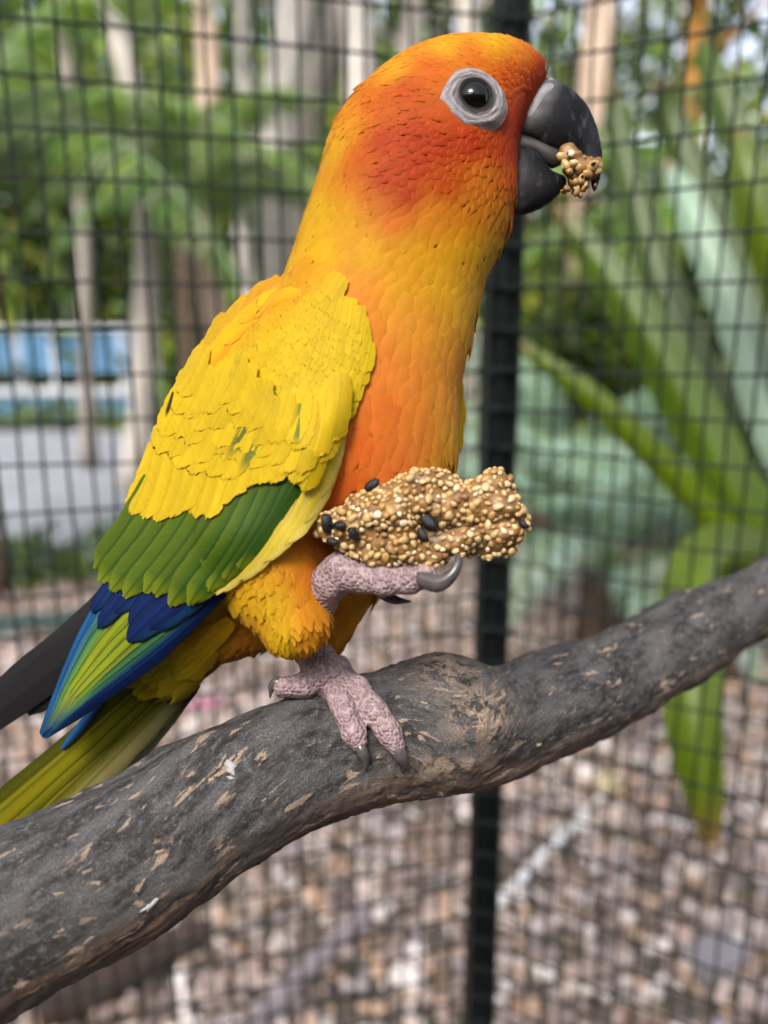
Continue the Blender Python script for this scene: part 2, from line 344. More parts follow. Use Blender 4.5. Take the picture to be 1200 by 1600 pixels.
# ------------------------------------------------------------------ the perch branch
BR = np.array([[-420, 1640, .160, 152], [-150, 1520, .170, 142], [0, 1441, .178, 133], [195, 1343, .187, 125], [400, 1223, .197, 108], [520, 1172, .203, 100], [600, 1146, .208, 99], [690, 1133, .214, 104],
               [780, 1130, .223, 88], [900, 1087, .240, 78], [1000, 1037, .257, 69], [1100, 983, .275, 63], [1200, 930, .292, 54], [1350, 850, .318, 50], [1600, 740, .37, 46]])
def branch():
    org = W(600, 1146, .208)
    P4 = catmull(BR, 460); P = loc(P4[:, 0], P4[:, 1], zd(P4[:, 2])); R = P4[:, 3]*P4[:, 2]/D0
    n, k = len(P), 150; T = norm(np.gradient(P, axis=0)); up = np.array([0, -1.0, 0]); 
    B = norm(np.cross(T, up)); N = np.cross(B, T); a = np.arange(k)*2*np.pi/k          # N = up, B sideways
    dirs = np.cos(a)[None, :, None]*N[:, None] + np.sin(a)[None, :, None]*B[:, None]
    V = (P[:, None]+R[:, None, None]*dirs).reshape(-1, 3); D = dirs.reshape(-1, 3)
    s = np.cumsum(np.r_[0, np.linalg.norm(np.diff(P, axis=0), axis=1)])
    disp = 9*vnoise(V, .0075, 3, 3) + 1.9*vnoise(V, .045, 3, 5) + 1.0*vnoise(V, .16, 2, 9) - 1.2*np.clip(.16-np.abs(vnoise(V, .03, 3, 77)), 0, 1)/.16
    ss = np.repeat(s, k); sl = np.stack([ss*.012, np.tile(a*100, n)*.06, np.zeros(n*k)], -1)
    under = np.clip(-np.tile(np.cos(a), n)-.15, 0, 1); disp += under*5*vnoise(sl, 1.0, 4, 21)
    px = topx(V); knot = np.zeros(len(V)); front = V[:, 2] > np.repeat(P[:, 2], k)-20
    for cx, cy, rx, ry, am in ((690, 1040, 62, 30, 12), (740, 1120, 55, 45, 15), (668, 1085, 40, 30, 7), (1045, 925, 26, 18, 12), (285, 1390, 40, 22, 6), (250, 1330, 30, 30, -4)):
        g = np.exp(-((px[:, 0]-cx)/rx)**2-((px[:, 1]-cy)/ry)**2)*front; disp += am*g
    kg = (np.exp(-((px[:, 0]-748)/46)**2-((px[:, 1]-1120)/42)**2)+.8*np.exp(-((px[:, 0]-690)/40)**2-((px[:, 1]-1050)/25)**2)+.7*np.exp(-((px[:, 0]-690)/60)**2-((px[:, 1]-1195)/18)**2))*front
    disp += kg*(5*vnoise(V, .05, 4, 33)+6*np.abs(vnoise(V, .11, 4, 37))); knot = np.clip(kg*1.15, 0, 1)
    V = V+D*disp[:, None]
    i = np.arange(n-1)[:, None]*k; j = np.arange(k)[None]; j2 = (j+1) % k
    F = np.stack([i+j, i+k+j, i+k+j2, i+j2], -1).reshape(-1, 4)
    fuv = np.stack([ss/100, np.tile(a, n)*np.repeat(R, k)/100, np.tile(np.cos(a), n)*.5+.5], -1)
    nn = vnormals(V, F)
    if (nn*D).sum() < 0: F = F[:, ::-1]
    col = np.repeat(knot[:, None], 3, 1)
    o = thing('branch', 'rough dark grey perch branch with peeling tan bark under the parrot', 'branch', org)
    obj('bark', lmesh('bark', V, F, M_BARK, org, col=col, fuv=fuv), o)
    bv = BVHTree.FromPolygons(V.tolist(), F.tolist())
    # broken flakes of pale bark lifted off the surface, and one dried dropping
    def flake(cx, cy, r, m, name, lift=1.2, ang=0, asp=2.2):
        kk = 17; vv = []
        for q in range(kk):
            t = q*2*np.pi/kk; rr = r*(.45+.95*random.random()); x = rr*math.cos(t)*asp; y = rr*math.sin(t)
            ca, sa = math.cos(ang), math.sin(ang); vv.append((cx+x*ca-y*sa, cy+x*sa+y*ca))
        pts = []
        for x, y in [(cx, cy)]+vv:
            h = hit(bv, x, y)
            if h is None: return
            pts.append((h[0], h[1]))
        top = np.array([p+nr*(lift+(1.2 if q == 0 else 0)) for q, (p, nr) in enumerate(pts)]); bot = np.array([p-nr*2 for p, nr in pts])
        VV = np.vstack([top, bot]); m_ = len(top); FF = []
        for q in range(1, m_):
            r2 = 1+q % (m_-1); FF += [(0, q, r2, r2), (q, m_+q, m_+r2, r2)]
        obj(name, lmesh(name, VV, quad2tri(FF), m, org), o)
    mt = plain('pale_bark', (.36, .255, .185), .8, .3, .35, 400, .5); mw = plain('dried_white', (.42, .40, .38), .7, .3, .15, 500, .4)
    for q in range(5):
        x = random.uniform(10, 1000); c = np.interp(x, BR[:, 0], BR[:, 1]); r = np.interp(x, BR[:, 0], BR[:, 3])
        flake(x, c+random.uniform(-.6, .75)*r, random.uniform(2, 4.5), mt, 'bark_flake', .5, -.45+random.uniform(-.35, .35), random.uniform(1.3, 3.2))
    flake(362, 1199, 9, mw, 'dropping', 1.6, 1.2, 1.2); flake(360, 1216, 4, mw, 'dropping', 1.6, .4, 1.4); flake(235, 1415, 5, mw, 'dropping', 1.6, -.6, 3.0)
    return o, bv
EYE0 = Vector((0, 0, FPX))
def hit(bv, px, py):                      # where the camera ray through a pixel meets a surface
    d = Vector((px-600, py-800, -FPX)).normalized(); r = bv.ray_cast(EYE0, d)
    if r[0] is None: return None
    n = np.array(r[1]); 
    if n.dot(np.array(d)) > 0: n = -n
    return np.array(r[0]), n
branch_o, BV_BR = branch()
# ------------------------------------------------------------------ the parrot
BORG = W(520, 1075, .206)
bird = thing('parrot', 'yellow and orange parrot with green and blue wing feathers perched on the branch', 'parrot', BORG)
def idw(px, pts, cols, p=3.2):
    d = np.sqrt(((px[:, None]-pts[None])**2).sum(-1))+6; w_ = d**-p
    return (w_[..., None]*cols[None]).sum(1)/w_.sum(1)[:, None]
CP = np.array([  # x, y, sRGB of the plumage
 (780, 62, 240, 170, 10), (700, 70, 240, 165, 10), (620, 100, 236, 158, 10), (850, 100, 226, 84, 14), (820, 85, 236, 130, 14), (800, 120, 222, 92, 16), (845, 140, 214, 70, 16), (815, 190, 206, 62, 16),
 (740, 95, 226, 112, 14), (680, 105, 224, 100, 14), (640, 140, 214, 84, 14), (590, 165, 218, 98, 12), (545, 185, 236, 145, 10), (520, 230, 232, 165, 8), (600, 220, 206, 66, 14), (650, 210, 202, 64, 16), (650, 260, 198, 60, 16), (600, 280, 200, 64, 14),
 (690, 230, 202, 62, 16), (740, 225, 204, 62, 16), (790, 235, 210, 70, 16), (640, 305, 200, 66, 14), (700, 285, 212, 84, 16), (760, 275, 228, 118, 14), (800, 280, 226, 106, 14), (560, 250, 218, 100, 12), (570, 310, 226, 122, 10), (545, 330, 230, 160, 8),
 (620, 340, 222, 112, 12), (680, 330, 230, 134, 12), (740, 330, 228, 128, 10), (790, 340, 232, 138, 10), (500, 330, 232, 170, 8), (500, 390, 236, 174, 8), (580, 390, 234, 166, 8), (650, 390, 234, 160, 10), (720, 390, 238, 164, 12), (770, 390, 240, 176, 12),
 (470, 440, 240, 178, 10), (520, 455, 244, 140, 26), (580, 450, 242, 148, 24), (620, 440, 240, 164, 16), (690, 440, 242, 172, 20), (740, 480, 244, 178, 26), (560, 490, 246, 136, 30), (640, 500, 246, 156, 36), (700, 530, 248, 164, 36), (600, 560, 246, 136, 34),
 (650, 590, 248, 142, 40), (700, 610, 248, 158, 38), (720, 680, 250, 176, 34), (600, 640, 246, 122, 32), (650, 680, 247, 134, 40), (560, 700, 246, 114, 30), (620, 730, 246, 122, 38), (690, 740, 250, 164, 34), (530, 770, 244, 108, 30), (580, 800, 244, 110, 32),
 (500, 830, 240, 118, 28), (560, 860, 242, 116, 26), (450, 860, 238, 146, 20), (400, 890, 236, 164, 16), (430, 940, 236, 176, 18), (370, 930, 234, 168, 16), (480, 900, 240, 136, 26), (490, 950, 240, 148, 24), (440, 1000, 238, 186, 20), (530, 960, 238, 140, 22), (560, 950, 242, 164, 30), (480, 1010, 236, 140, 20),
 (380, 1000, 206, 120, 16), (330, 1000, 206, 134, 18), (340, 960, 220, 160, 16), (300, 1040, 204, 164, 16), (260, 1050, 196, 164, 16), (270, 1000, 208, 164, 16), (420, 1030, 222, 120, 14), (330, 650, 236, 180, 10), (400, 480, 240, 172, 12)], float)
CPC = CP[:, 2:].copy(); CPC *= np.where(CPC[:, 1:2] < 86, np.array([.96, .92, .7]), 1.0); _o = np.clip((CPC[:, 1]-84)/40, 0, 1); CPC[:, 1] = np.minimum(CPC[:, 1]*(1+.04*_o)+3*_o, 214); CPC[:, 2] += 14*_o; CPC = lin(CPC*np.array([.965, .955, 1.0]))
def plum_col(px): return idw(px, CP[:, :2], CPC, 3.4)
FP = np.array([(860, 120, -.6, -.9), (830, 85, -1, -.45), (780, 62, -1, -.12), (700, 68, -1, .1), (620, 98, -1, .42), (560, 145, -.8, .6), (515, 210, -.45, .9), (490, 290, -.35, .95), (820, 180, -.5, .7), (800, 120, -.8, -.1), (740, 90, -1, -.05), (690, 110, -.95, .2), (690, 220, -.95, .25), (640, 250, -.9, .4), (760, 230, -.75, .55), (800, 260, -.45, .85),
 (600, 300, -.7, .7), (700, 310, -.5, .85), (790, 340, -.25, 1), (560, 380, -.4, .92), (700, 400, -.25, 1), (760, 440, -.1, 1), (640, 480, -.25, 1), (540, 460, -.7, .7), (460, 440, -.8, .6), (650, 600, -.22, 1), (715, 620, .05, 1), (590, 650, -.35, 1), (560, 760, -.5, .9), (640, 740, -.2, 1), (500, 850, -.55, .85), (400, 880, -.4, .9), (430, 960, -.05, 1), (480, 960, .25, 1), (370, 960, -.35, .9), (540, 940, .25, 1), (480, 1020, 0, 1), (330, 1000, -.85, .55), (270, 1050, -.8, .65), (300, 800, -.5, .9)], float)
def flow(px): return norm(idw(px, FP[:, :2], FP[:, 2:], 3))
SP = np.array([(860, 120, 7), (800, 100, 8), (700, 75, 9), (600, 130, 10), (740, 220, 9), (640, 250, 11), (780, 300, 11), (520, 240, 12), (600, 380, 15), (720, 400, 15), (640, 480, 18), (600, 650, 22), (700, 650, 20), (550, 800, 22), (420, 930, 12), (400, 990, 10), (450, 990, 10), (490, 960, 11), (540, 960, 12), (300, 1040, 24), (262, 1062, 13), (350, 990, 20)], float)
def psize(px): return idw(px, SP[:, :2], SP[:, 2:3], 3)[:, 0]

OUT = np.array([(856, 122), (846, 96), (820, 75), (780, 64), (740, 62), (690, 69), (640, 86), (600, 110), (562, 142), (532, 178), (514, 212), (504, 245), (492, 285), (478, 325), (464, 368), (450, 410), (436, 452), (400, 492), (362, 560), (326, 650), (292, 760), (272, 860), (266, 940), (268, 1000), (262, 1050), (292, 1066), (340, 1036), (390, 1026), (440, 1005),
                (490, 960), (530, 920), (575, 890), (625, 855), (672, 810), (702, 765), (716, 715), (719, 660), (721, 615), (729, 570), (743, 520), (752, 475), (766, 432), (785, 392), (799, 358), (806, 330), (812, 290), (812, 240), (818, 205), (838, 160)], float)
def build_body():
    P = catmull(OUT-np.array([600, 800]), 260, True); h = 6.0; _t = np.roll(P, -1, 0)-np.roll(P, 1, 0); _n = norm(np.stack([-_t[:, 1], _t[:, 0]], -1)); _a = np.sum(P[:, 0]*np.roll(P[:, 1], -1)-np.roll(P[:, 0], -1)*P[:, 1]); P = P+_n*(6 if _a > 0 else -6)
    lo, H, d = field(P, h, 1.0, None, it=2600)
    X = lo[0]+np.arange(H.shape[0])*h; Y = lo[1]+np.arange(H.shape[1])*h
    prof = np.interp(Y, [-740, -650, -560, -420, -330, -150, 50, 200, 260], [1.0, .98, .95, .86, .84, .86, .86, .8, .8]); H = H*prof[None, :]
    zm = 216; Z = np.arange(-zm, zm+h, h); GX, GY, GZ = np.meshgrid(X, Y, Z, indexing='ij')
    f = np.where((d < 0)[..., None], GZ**2-(H**2)[..., None], GZ**2+((np.maximum(d, 0)+2)**2)[..., None]); f = f/(2*np.sqrt(GZ**2+(H**2)[..., None]+900))
    G = np.stack([GX, GY, GZ], -1)
    for a, ra, b, rb in (((402, 850, 78), 94, (458, 962, 104), 54), ((545, 880, -45), 66, (492, 1000, -36), 40), ((330, 930, 0), 80, (275, 1030, -5), 46)):
        A = loc(*a); e = loc(*b)-A; t = np.clip(((G-A)@e)/(e@e), 0, 1); dd = np.linalg.norm(G-A-t[..., None]*e, axis=-1)-(ra+(rb-ra)*t); k = 26
        hh = np.maximum(k-np.abs(f-dd), 0)/k; f = np.minimum(f, dd)-hh*hh*k*.25
    f[0] = f[-1] = 50; f[:, 0] = f[:, -1] = 50; f[:, :, 0] = f[:, :, -1] = 50
    V, F = surfnet(f, (lo[0], lo[1], Z[0]), h); return relax(V, F, 4), F
BVt, BFt = build_body()
NB = vnormals(BVt, BFt)
if (NB*(BVt-BVt.mean(0))).sum() < 0: BFt = BFt[:, ::-1]; NB = -NB
BV_BODY = BVHTree.FromPolygons(BVt.tolist(), BFt.tolist())
body_px = topx(BVt)
body = obj('body', lmesh('body', BVt, BFt, M_FEA, BORG, col=plum_col(body_px), fuv=np.c_[body_px/3, np.zeros(len(BVt))]), bird)

def poisson(V, F, rad, n, keep=None):        # points on a surface at about rad(px) from each other
    T = quad2tri(F) if F.shape[1] == 4 else F
    a, b, c = V[T[:, 0]], V[T[:, 1]], V[T[:, 2]]; ar = np.linalg.norm(np.cross(b-a, c-a), axis=1); ar /= ar.sum()
    ti = rng.choice(len(T), n, p=ar); r1 = np.sqrt(rng.random(n))[:, None]; r2 = rng.random(n)[:, None]
    P = (1-r1)*a[ti]+r1*(1-r2)*b[ti]+r1*r2*c[ti]; px = topx(P); R = rad(px, P); ok = np.ones(n, bool) if keep is None else keep(px, P)
    VN = vnormals(V, F); N = norm((VN[T[ti, 0]]*(1-r1)+VN[T[ti, 1]]*r1*(1-r2)+VN[T[ti, 2]]*r1*r2))
    cell = 14.0; grid = {}; out = []
    Pl = P.tolist(); Rl = R.tolist()
    for i in np.nonzero(ok)[0].tolist():
        x, y, z = Pl[i]; r = Rl[i]; gx, gy, gz = int(x//cell), int(y//cell), int(z//cell); q = int(r//cell)+1; rr = r*r; bad = False
        for A in range(gx-q, gx+q+1):
            for B in range(gy-q, gy+q+1):
                for C in range(gz-q, gz+q+1):
                    for j in grid.get((A, B, C), ()):
                        p = Pl[j]
                        if (p[0]-x)**2+(p[1]-y)**2+(p[2]-z)**2 < rr: bad = True; break
                    if bad: break
                if bad: break
            if bad: break
        if not bad: grid.setdefault((gx, gy, gz), []).append(i); out.append(i)
    return P[out], N[out], px[out], R[out]
TA = np.array([0, .3, .6, .82, 1.0]); TW = np.array([.55, .95, 1.0, .78, .34]); TB = np.linspace(-1, 1, 7)
def plumage(P, N, px, R, fl, colf, lift=.040, lenk=2.9, widk=1.0, curv=170, tipc=None):
    n = len(P); T3 = np.concatenate([fl, np.zeros((n, 1))], 1)+rng.normal(0, .06, (n, 3))*np.array([1, 1, .4])
    T = norm(T3-N*(T3*N).sum(1, keepdims=True)); B = np.cross(N, T)
    L = R*lenk*rng.uniform(.85, 1.2, n); Wd = R*widk*rng.uniform(.85, 1.15, n)
    na, nb = len(TA), len(TB); a = TA[None, :, None]; b = TB[None, None, :]
    jit = rng.uniform(-.10, .05, (n, na, nb))*np.array([0, .1, .35, .8, 1.0])[None, :, None]
    aa = a+jit-.16*(b**2)*a**2; ax = aa*L[:, None, None]; bx = b*TW[None, :, None]*Wd[:, None, None]*(1+rng.uniform(-.1, .1, (n, na, nb)))
    hz = (.7-.045*R[:, None, None]+lift*R[:, None, None]*2.2*aa + .075*Wd[:, None, None]*(1-b**2)) - ax**2/(2*curv*2.6) - bx**2/(2*curv)
    V = P[:, None, None]+T[:, None, None]*ax[..., None]+B[:, None, None]*bx[..., None]+N[:, None, None]*hz[..., None]
    V = V.reshape(-1, 3); base = (np.arange(n)*na*nb)[:, None, None]; i = np.arange(na-1)[None, :, None]*nb; j = np.arange(nb-1)[None, None, :]
    F = np.stack([base+i+j, base+i+j+1, base+i+nb+j+1, base+i+nb+j], -1).reshape(-1, 4)
    c = colf(topx(P)); c = np.repeat(c, na*nb, 0)*.35+.65*np.vstack([colf(q_) for q_ in np.array_split(topx(V), 24)]); c = c.reshape(n, na, nb, 3)*(1+rng.normal(0, .03, (n, 1, 1, 1)))
    if tipc is not None:
        k = (np.clip((a-.45)/.55, 0, 1)*tipc)[..., None]; tip = np.stack([c[..., 0]*1.04, c[..., 1]*1.22+.02, c[..., 2]*1.1], -1); c = c*(1-k)+tip*k
    c = c.reshape(-1, 3)
    seed = np.repeat(rng.random(n), na*nb); fuv = np.stack([np.broadcast_to(bx, (n, na, nb)).ravel(), ax.ravel(), seed], -1)
    return V, F, np.clip(c, 0, 1), fuv
def wisps(P, N, px, R, fl, colf, k=1.0, wid=.7, lk=1.0):
    n = len(P); T3 = np.concatenate([fl, np.zeros((n, 1))], 1)+rng.normal(0, .16, (n, 3)); T = norm(T3-N*(T3*N).sum(1, keepdims=True)); B = np.cross(N, T)
    L = R*k*rng.uniform(.8, 1.6, n); w_ = wid*rng.uniform(.7, 1.3, n); lf = rng.uniform(.0, .06, n)*L*lk
    rows = [(0, 1.0, .15), (.5, .8, .75), (1.0, .12, 1.0)]; V = []
    base = P+N*(R*.12)[:, None]
    for a, wk, hk in rows:
        c = base+T*(L*a)[:, None]+N*(lf*hk-(L*a)**2/330)[:, None]; V += [c-B*(w_*wk)[:, None], c+B*(w_*wk)[:, None]]
    V = np.stack(V, 1).reshape(-1, 3); b0 = (np.arange(n)*6)[:, None]
    F = np.vstack([b0+np.array([[0, 1, 3, 2]]), b0+np.array([[2, 3, 5, 4]])])
    c = np.clip(np.repeat(colf(px)*(1+rng.normal(.01, .05, (n, 1))), 6, 0), 0, 1)
    return V, F, c, np.zeros((len(V), 3))+np.repeat(rng.random(n), 6)[:, None]
def joinm(parts):
    V = []; F = []; C = []; U = []; o = 0
    for v, f, c, u in parts: V.append(v); F.append(f+o); C.append(c); U.append(u); o += len(v)
    return np.vstack(V), np.vstack(F), np.vstack(C), np.vstack(U)
u_ = np.array([-.4848, .8747]); v_ = np.array([.8747, .4848]); S0 = np.array([450, 450.0])
def tw(p): p = np.asarray(p, float)-S0; return p@u_/800.3, p@v_
BE = [(448, 446), (405, 466), (362, 504), (328, 542), (300, 578), (272, 622), (248, 678), (216, 745), (182, 820), (156, 890), (140, 940), (122, 1002), (82, 1100), (60, 1152)]
FE = [(470, 455), (520, 478), (556, 512), (572, 556), (572, 596), (556, 642), (528, 692), (500, 745), (462, 800), (420, 850), (380, 895), (330, 940), (270, 995), (180, 1070), (70, 1155)]
tb, wb = np.array([tw(p) for p in BE]).T; tf, wf = np.array([tw(p) for p in FE]).T; o_ = np.argsort(tf); tf, wf = tf[o_], wf[o_]
EC = np.array([741, 152.0])
def keep_body(px, P):
    e = ((px[:, 0]-EC[0])/47)**2+((px[:, 1]-EC[1])/44)**2 > 1
    e2 = ~((px[:, 0] > 676) & (px[:, 0] < 706) & (np.abs(px[:, 1]-161) < 9))
    front = P[:, 2] > -10
    t = (px-S0)@u_/800.3; w_ = (px-S0)@v_; q = (w_-np.interp(t, tb, wb))/np.maximum(np.interp(t, tf, wf)-np.interp(t, tb, wb), 10)
    uw = (P[:, 2] > 15) & (t > .03) & (t < 1) & (q > .0) & (q < .90)
    return ((e & e2) | ~front) & ~uw
rad_b = lambda px, P: .84*psize(px)*np.where(P[:, 2] < -45, 1.6, 1.0)
P, N, px, R = poisson(BVt, BFt, rad_b, 90000, keep_body); R = psize(px)*np.where(P[:, 2] < -45, 1.5, 1.0)
pl = [plumage(P, N, px, R, flow(px), plum_col, tipc=.35)]
nw = 11000; sel = rng.choice(len(P), nw); jit = rng.normal(0, 1, (nw, 3))*R[sel][:, None]*.5
Pw = P[sel]+jit-N[sel]*(jit*N[sel]).sum(1, keepdims=True); pw = topx(Pw); kk = keep_body(pw, Pw) & (Pw[:, 2] > -60) & (np.abs(N[sel][:, 2]) < .42)
pl.append(wisps(Pw[kk], N[sel][kk], pw[kk], R[sel][kk], flow(pw[kk]), plum_col, 1.1, .55))
# loose hair-like barbs along the lower edge of the thighs and the nape
th = np.array([(385, 1000), (410, 1008), (435, 1010), (458, 1003), (480, 992), (500, 975), (370, 985), (520, 1020), (470, 1030), (440, 1028), (560, 955), (580, 935)], float); q = []
for cx, cy in th:
    for _ in range(60):
        x, y = cx+random.gauss(0, 13), cy+random.gauss(-26, 16); h_ = hit(BV_BODY, x, y)
        if h_ is not None: q.append((h_[0], h_[1]))
Pq = np.array([a for a, _ in q]); Nq = np.array([b for _, b in q]); pq = topx(Pq)
pl.append(wisps(Pq, Nq, pq, np.full(len(Pq), 15.0), flow(pq), lambda p: plum_col(p)*np.array([1.04, 1.10, 1.1]), 1.8, .6, 1.0))
V, F, C, U = joinm(pl)
obj('plumage', lmesh('plumage', V, F, M_FEA, BORG, col=C, fuv=U), body, kind='stuff')

# ---- folded near wing
ZG = np.full((100, 130), -1e3)
for i in range(100):
    for j in range(130):
        h_ = hit(BV_BODY, i*9, j*9)
        if h_ is not None: ZG[i, j] = h_[0][2]
def zbody(px, py):
    x = np.clip(np.asarray(px)/9, 0, 98.99); y = np.clip(np.asarray(py)/9, 0, 128.99); i = x.astype(int); j = y.astype(int); a = x-i; b = y-j
    return ZG[i, j]*(1-a)*(1-b)+ZG[i+1, j]*a*(1-b)+ZG[i, j+1]*(1-a)*b+ZG[i+1, j+1]*a*b
def zbody0(px, py):
    global ZG
    keep_ = ZG; ZG = ZG0; r = zbody(px, py); ZG = keep_; return r
ZG0 = np.maximum(ZG, 0)
for _ in range(3): ZG0[1:-1, 1:-1] = .2*(ZG0[1:-1, 1:-1]+ZG0[2:, 1:-1]+ZG0[:-2, 1:-1]+ZG0[1:-1, 2:]+ZG0[1:-1, :-2])
def zwing(px, py):
    px, py = np.broadcast_arrays(np.asarray(px, float), np.asarray(py, float)); P2 = np.stack([px, py], -1)-S0; t = P2@u_/800.3; w_ = P2@v_
    bw, fw = np.interp(t, tb, wb), np.interp(t, tf, wf); q = np.clip((w_-bw)/np.maximum(fw-bw, 20), -.1, 1.2)
    zf = np.interp(t, [-.02, .1, .25, .45, .6, .8, 1.0], [70, 150, 186, 180, 160, 120, 90]); zb = np.interp(t, [0, .3, .7, 1], [10, 22, 45, 60])
    z = zb+(zf-zb)*np.sin(np.clip(q, 0, 1)*math.pi/2*.96)
    z = z-np.maximum(q-.82, 0)**2*700*np.clip((.42-t)/.2, 0, 1)
    zb_ = zbody(px, py)+7; k = 14.0; hh = np.maximum(k-np.abs(z-zb_), 0)/k
    return np.maximum(z, zb_)+hh*hh*k*.25
Y1, Y2 = lin((222, 188, 26)), lin((216, 180, 24)); G1, G2 = lin((50, 86, 16)), lin((92, 112, 20)); B1, B2 = lin((14, 40, 98)), lin((36, 98, 156)); YG = lin((138, 152, 28)); TEAL = lin((70, 130, 90)); OL = lin((142, 134, 18)); DK = lin((44, 42, 44)); PY = lin((224, 196, 60)); OLD = lin((104, 104, 18)); PALE = lin((150, 140, 84)); DUSK = lin((112, 122, 44)); CHAR = lin((40, 38, 40))
def vane(name, path, width, zf, layer, parent, base, tip=None, left=None, right=None, point=.72, rach=None, camber=2.0, tilt=0.0, org=BORG, n=18, m=11, tipk=.72, rag=.05, edge=None, rise=0.0, ret=False):
    pts = catmull(np.array(path, float), 60) if len(path) > 2 else np.linspace(path[0], path[1], 60)
    s = np.r_[0, np.cumsum(np.linalg.norm(np.diff(pts, axis=0), axis=1))]; Ln = s[-1]
    a = 1-(1-np.linspace(0, 1, n))**1.35; c = np.stack([np.interp(a*Ln, s, pts[:, k]) for k in (0, 1)], -1); tg = norm(np.gradient(c, axis=0)); pr = np.stack([-tg[:, 1], tg[:, 0]], -1)
    hw = np.interp(a, [0, .25, .6, point], [.55, .85, 1, 1])*np.sqrt(np.clip(1-(np.clip(a-point, 0, 1)/(1.0-point))**2*.84, .0, 1))*width/2; hw = np.maximum(hw, .4)
    b = np.linspace(-1, 1, m); bx = b[None]*hw[:, None]*(1+rng.uniform(-rag, rag, (n, m))*(np.abs(b)[None]**3))
    al = (rng.uniform(-1, .3, (1, m))*min(5.0, width*.13)-.17*width*np.abs(b[None])**2.2)*(a[:, None]**7)
    pp = c[:, None]+pr[:, None]*bx[..., None]+tg[:, None]*al[..., None]
    z = zf(pp[..., 0], pp[..., 1])+layer+camber*(1-b[None]**2)+tilt*b[None]*np.minimum(1, hw[:, None]/10)+rise*(a[:, None]-.5)+.8*np.exp(-(b[None]/.12)**2)
    V = loc(pp[..., 0], pp[..., 1], z).reshape(-1, 3)
    col = np.broadcast_to(np.asarray(base), (n, m, 3)).copy()
    if left is not None: k = np.clip((-b[None]-.15)/.6, 0, 1)[..., None]*np.ones((n, 1, 1)); col = col*(1-k)+left*k
    if right is not None: k = np.clip((b[None]-.15)/.6, 0, 1)[..., None]*np.ones((n, 1, 1)); col = col*(1-k)+right*k
    if tip is not None: k = np.clip((a-tipk)/(1-tipk), 0, 1)[:, None, None]*np.ones((1, m, 1)); col = col*(1-k)+tip*k
    if edge is not None: k = (np.clip((np.abs(b)-.72)/.22, 0, 1)**1.5)[None, :, None]*np.ones((n, 1, 1)); col = col*(1-k)+edge*k
    if rach is not None: k = (np.exp(-(b/.09)**2)*.7)[None, :, None]; col = col*(1-k)+rach*k
    col = np.clip(col*(1+rng.normal(0, .05)), 0, 1)
    i = np.arange(n-1)[:, None]*m; j = np.arange(m-1)[None]; F = np.stack([i+j, i+j+1, i+m+j+1, i+m+j], -1).reshape(-1, 4)
    sd_ = random.random(); fuv = np.stack([bx.ravel(), np.repeat(a*Ln, m), np.full(n*m, sd_)], -1)
    if ret: return V, F, col.reshape(-1, 3), fuv
    return obj(name, lmesh(name, V, F, M_FEA, org, col=col.reshape(-1, 3), fuv=fuv), parent)
# wing core: a closed curved shell under the coverts
nt_, nq = 44, 22; tt = np.linspace(-.015, .60, nt_); fr = []; 
for t in tt:
    bw, fw = np.interp(t, tb, wb), np.interp(t, tf, wf); q = np.linspace(0.02, .97, nq)[:, None]; fr.append(S0+u_*t*800.3+v_*(bw+(fw-bw)*q))
fr = np.array(fr); zz = zwing(fr[..., 0], fr[..., 1])-2
VF = loc(fr[..., 0], fr[..., 1], zz).reshape(-1, 3); ed = np.minimum(np.minimum(np.arange(nt_)[:, None], nt_-1-np.arange(nt_)[:, None]), np.minimum(np.arange(nq)[None], nq-1-np.arange(nq)[None])).ravel()
VBk = VF.copy(); VBk[:, 2] -= np.minimum(ed, 3)*7+.5
i = np.arange(nt_-1)[:, None]*nq; j = np.arange(nq-1)[None]; FF = np.stack([i+j, i+j+1, i+nq+j+1, i+nq+j], -1).reshape(-1, 4)
WYP = np.array([(450, 450, 238, 172, 14), (400, 475, 238, 178, 12), (360, 510, 238, 190, 12), (300, 590, 236, 196, 12), (260, 660, 236, 200, 12), (500, 500, 240, 205, 16), (540, 560, 240, 210, 16), (450, 560, 240, 206, 16), (400, 620, 238, 206, 14), (330, 640, 236, 200, 12), (540, 650, 238, 210, 14), (480, 640, 234, 204, 18), (300, 720, 236, 206, 12), (440, 660, 222, 196, 22), (420, 760, 200, 180, 18)], float)
wcol = lambda px: idw(px, WYP[:, :2], lin(WYP[:, 2:]*np.array([.935, .91, 1.0])+np.array([0, 0, 8])))
nv = vnormals(VF, FF); FFo = FF if nv[:, 2].mean() > 0 else FF[:, ::-1]
wing = obj('wing', lmesh('wing', np.vstack([VF, VBk]), np.vstack([FFo, FFo[:, ::-1]+len(VF)]), M_FEA, BORG, col=np.vstack([wcol(topx(VF))]*2), fuv=np.zeros((2*len(VF), 3))), bird, label='folded near wing with yellow shoulder, green and blue flight feathers')
wflow = lambda px: norm(idw(px, np.array([(450, 450), (560, 540), (540, 650), (400, 560), (300, 600), (480, 600), (300, 700)], float), np.array([(-.7, .7), (-.15, 1), (-.25, 1), (-.5, .85), (-.45, .9), (-.3, .95), (-.35, .93)]), 3))
def wrow(t, q): bw, fw = np.interp(t, tb, wb), np.interp(t, tf, wf); return S0+u_*t*800.3+v_*(bw+(fw-bw)*q)
def span(t): return np.interp(t, tf, wf)-np.interp(t, tb, wb)
pl = []
t = -.02
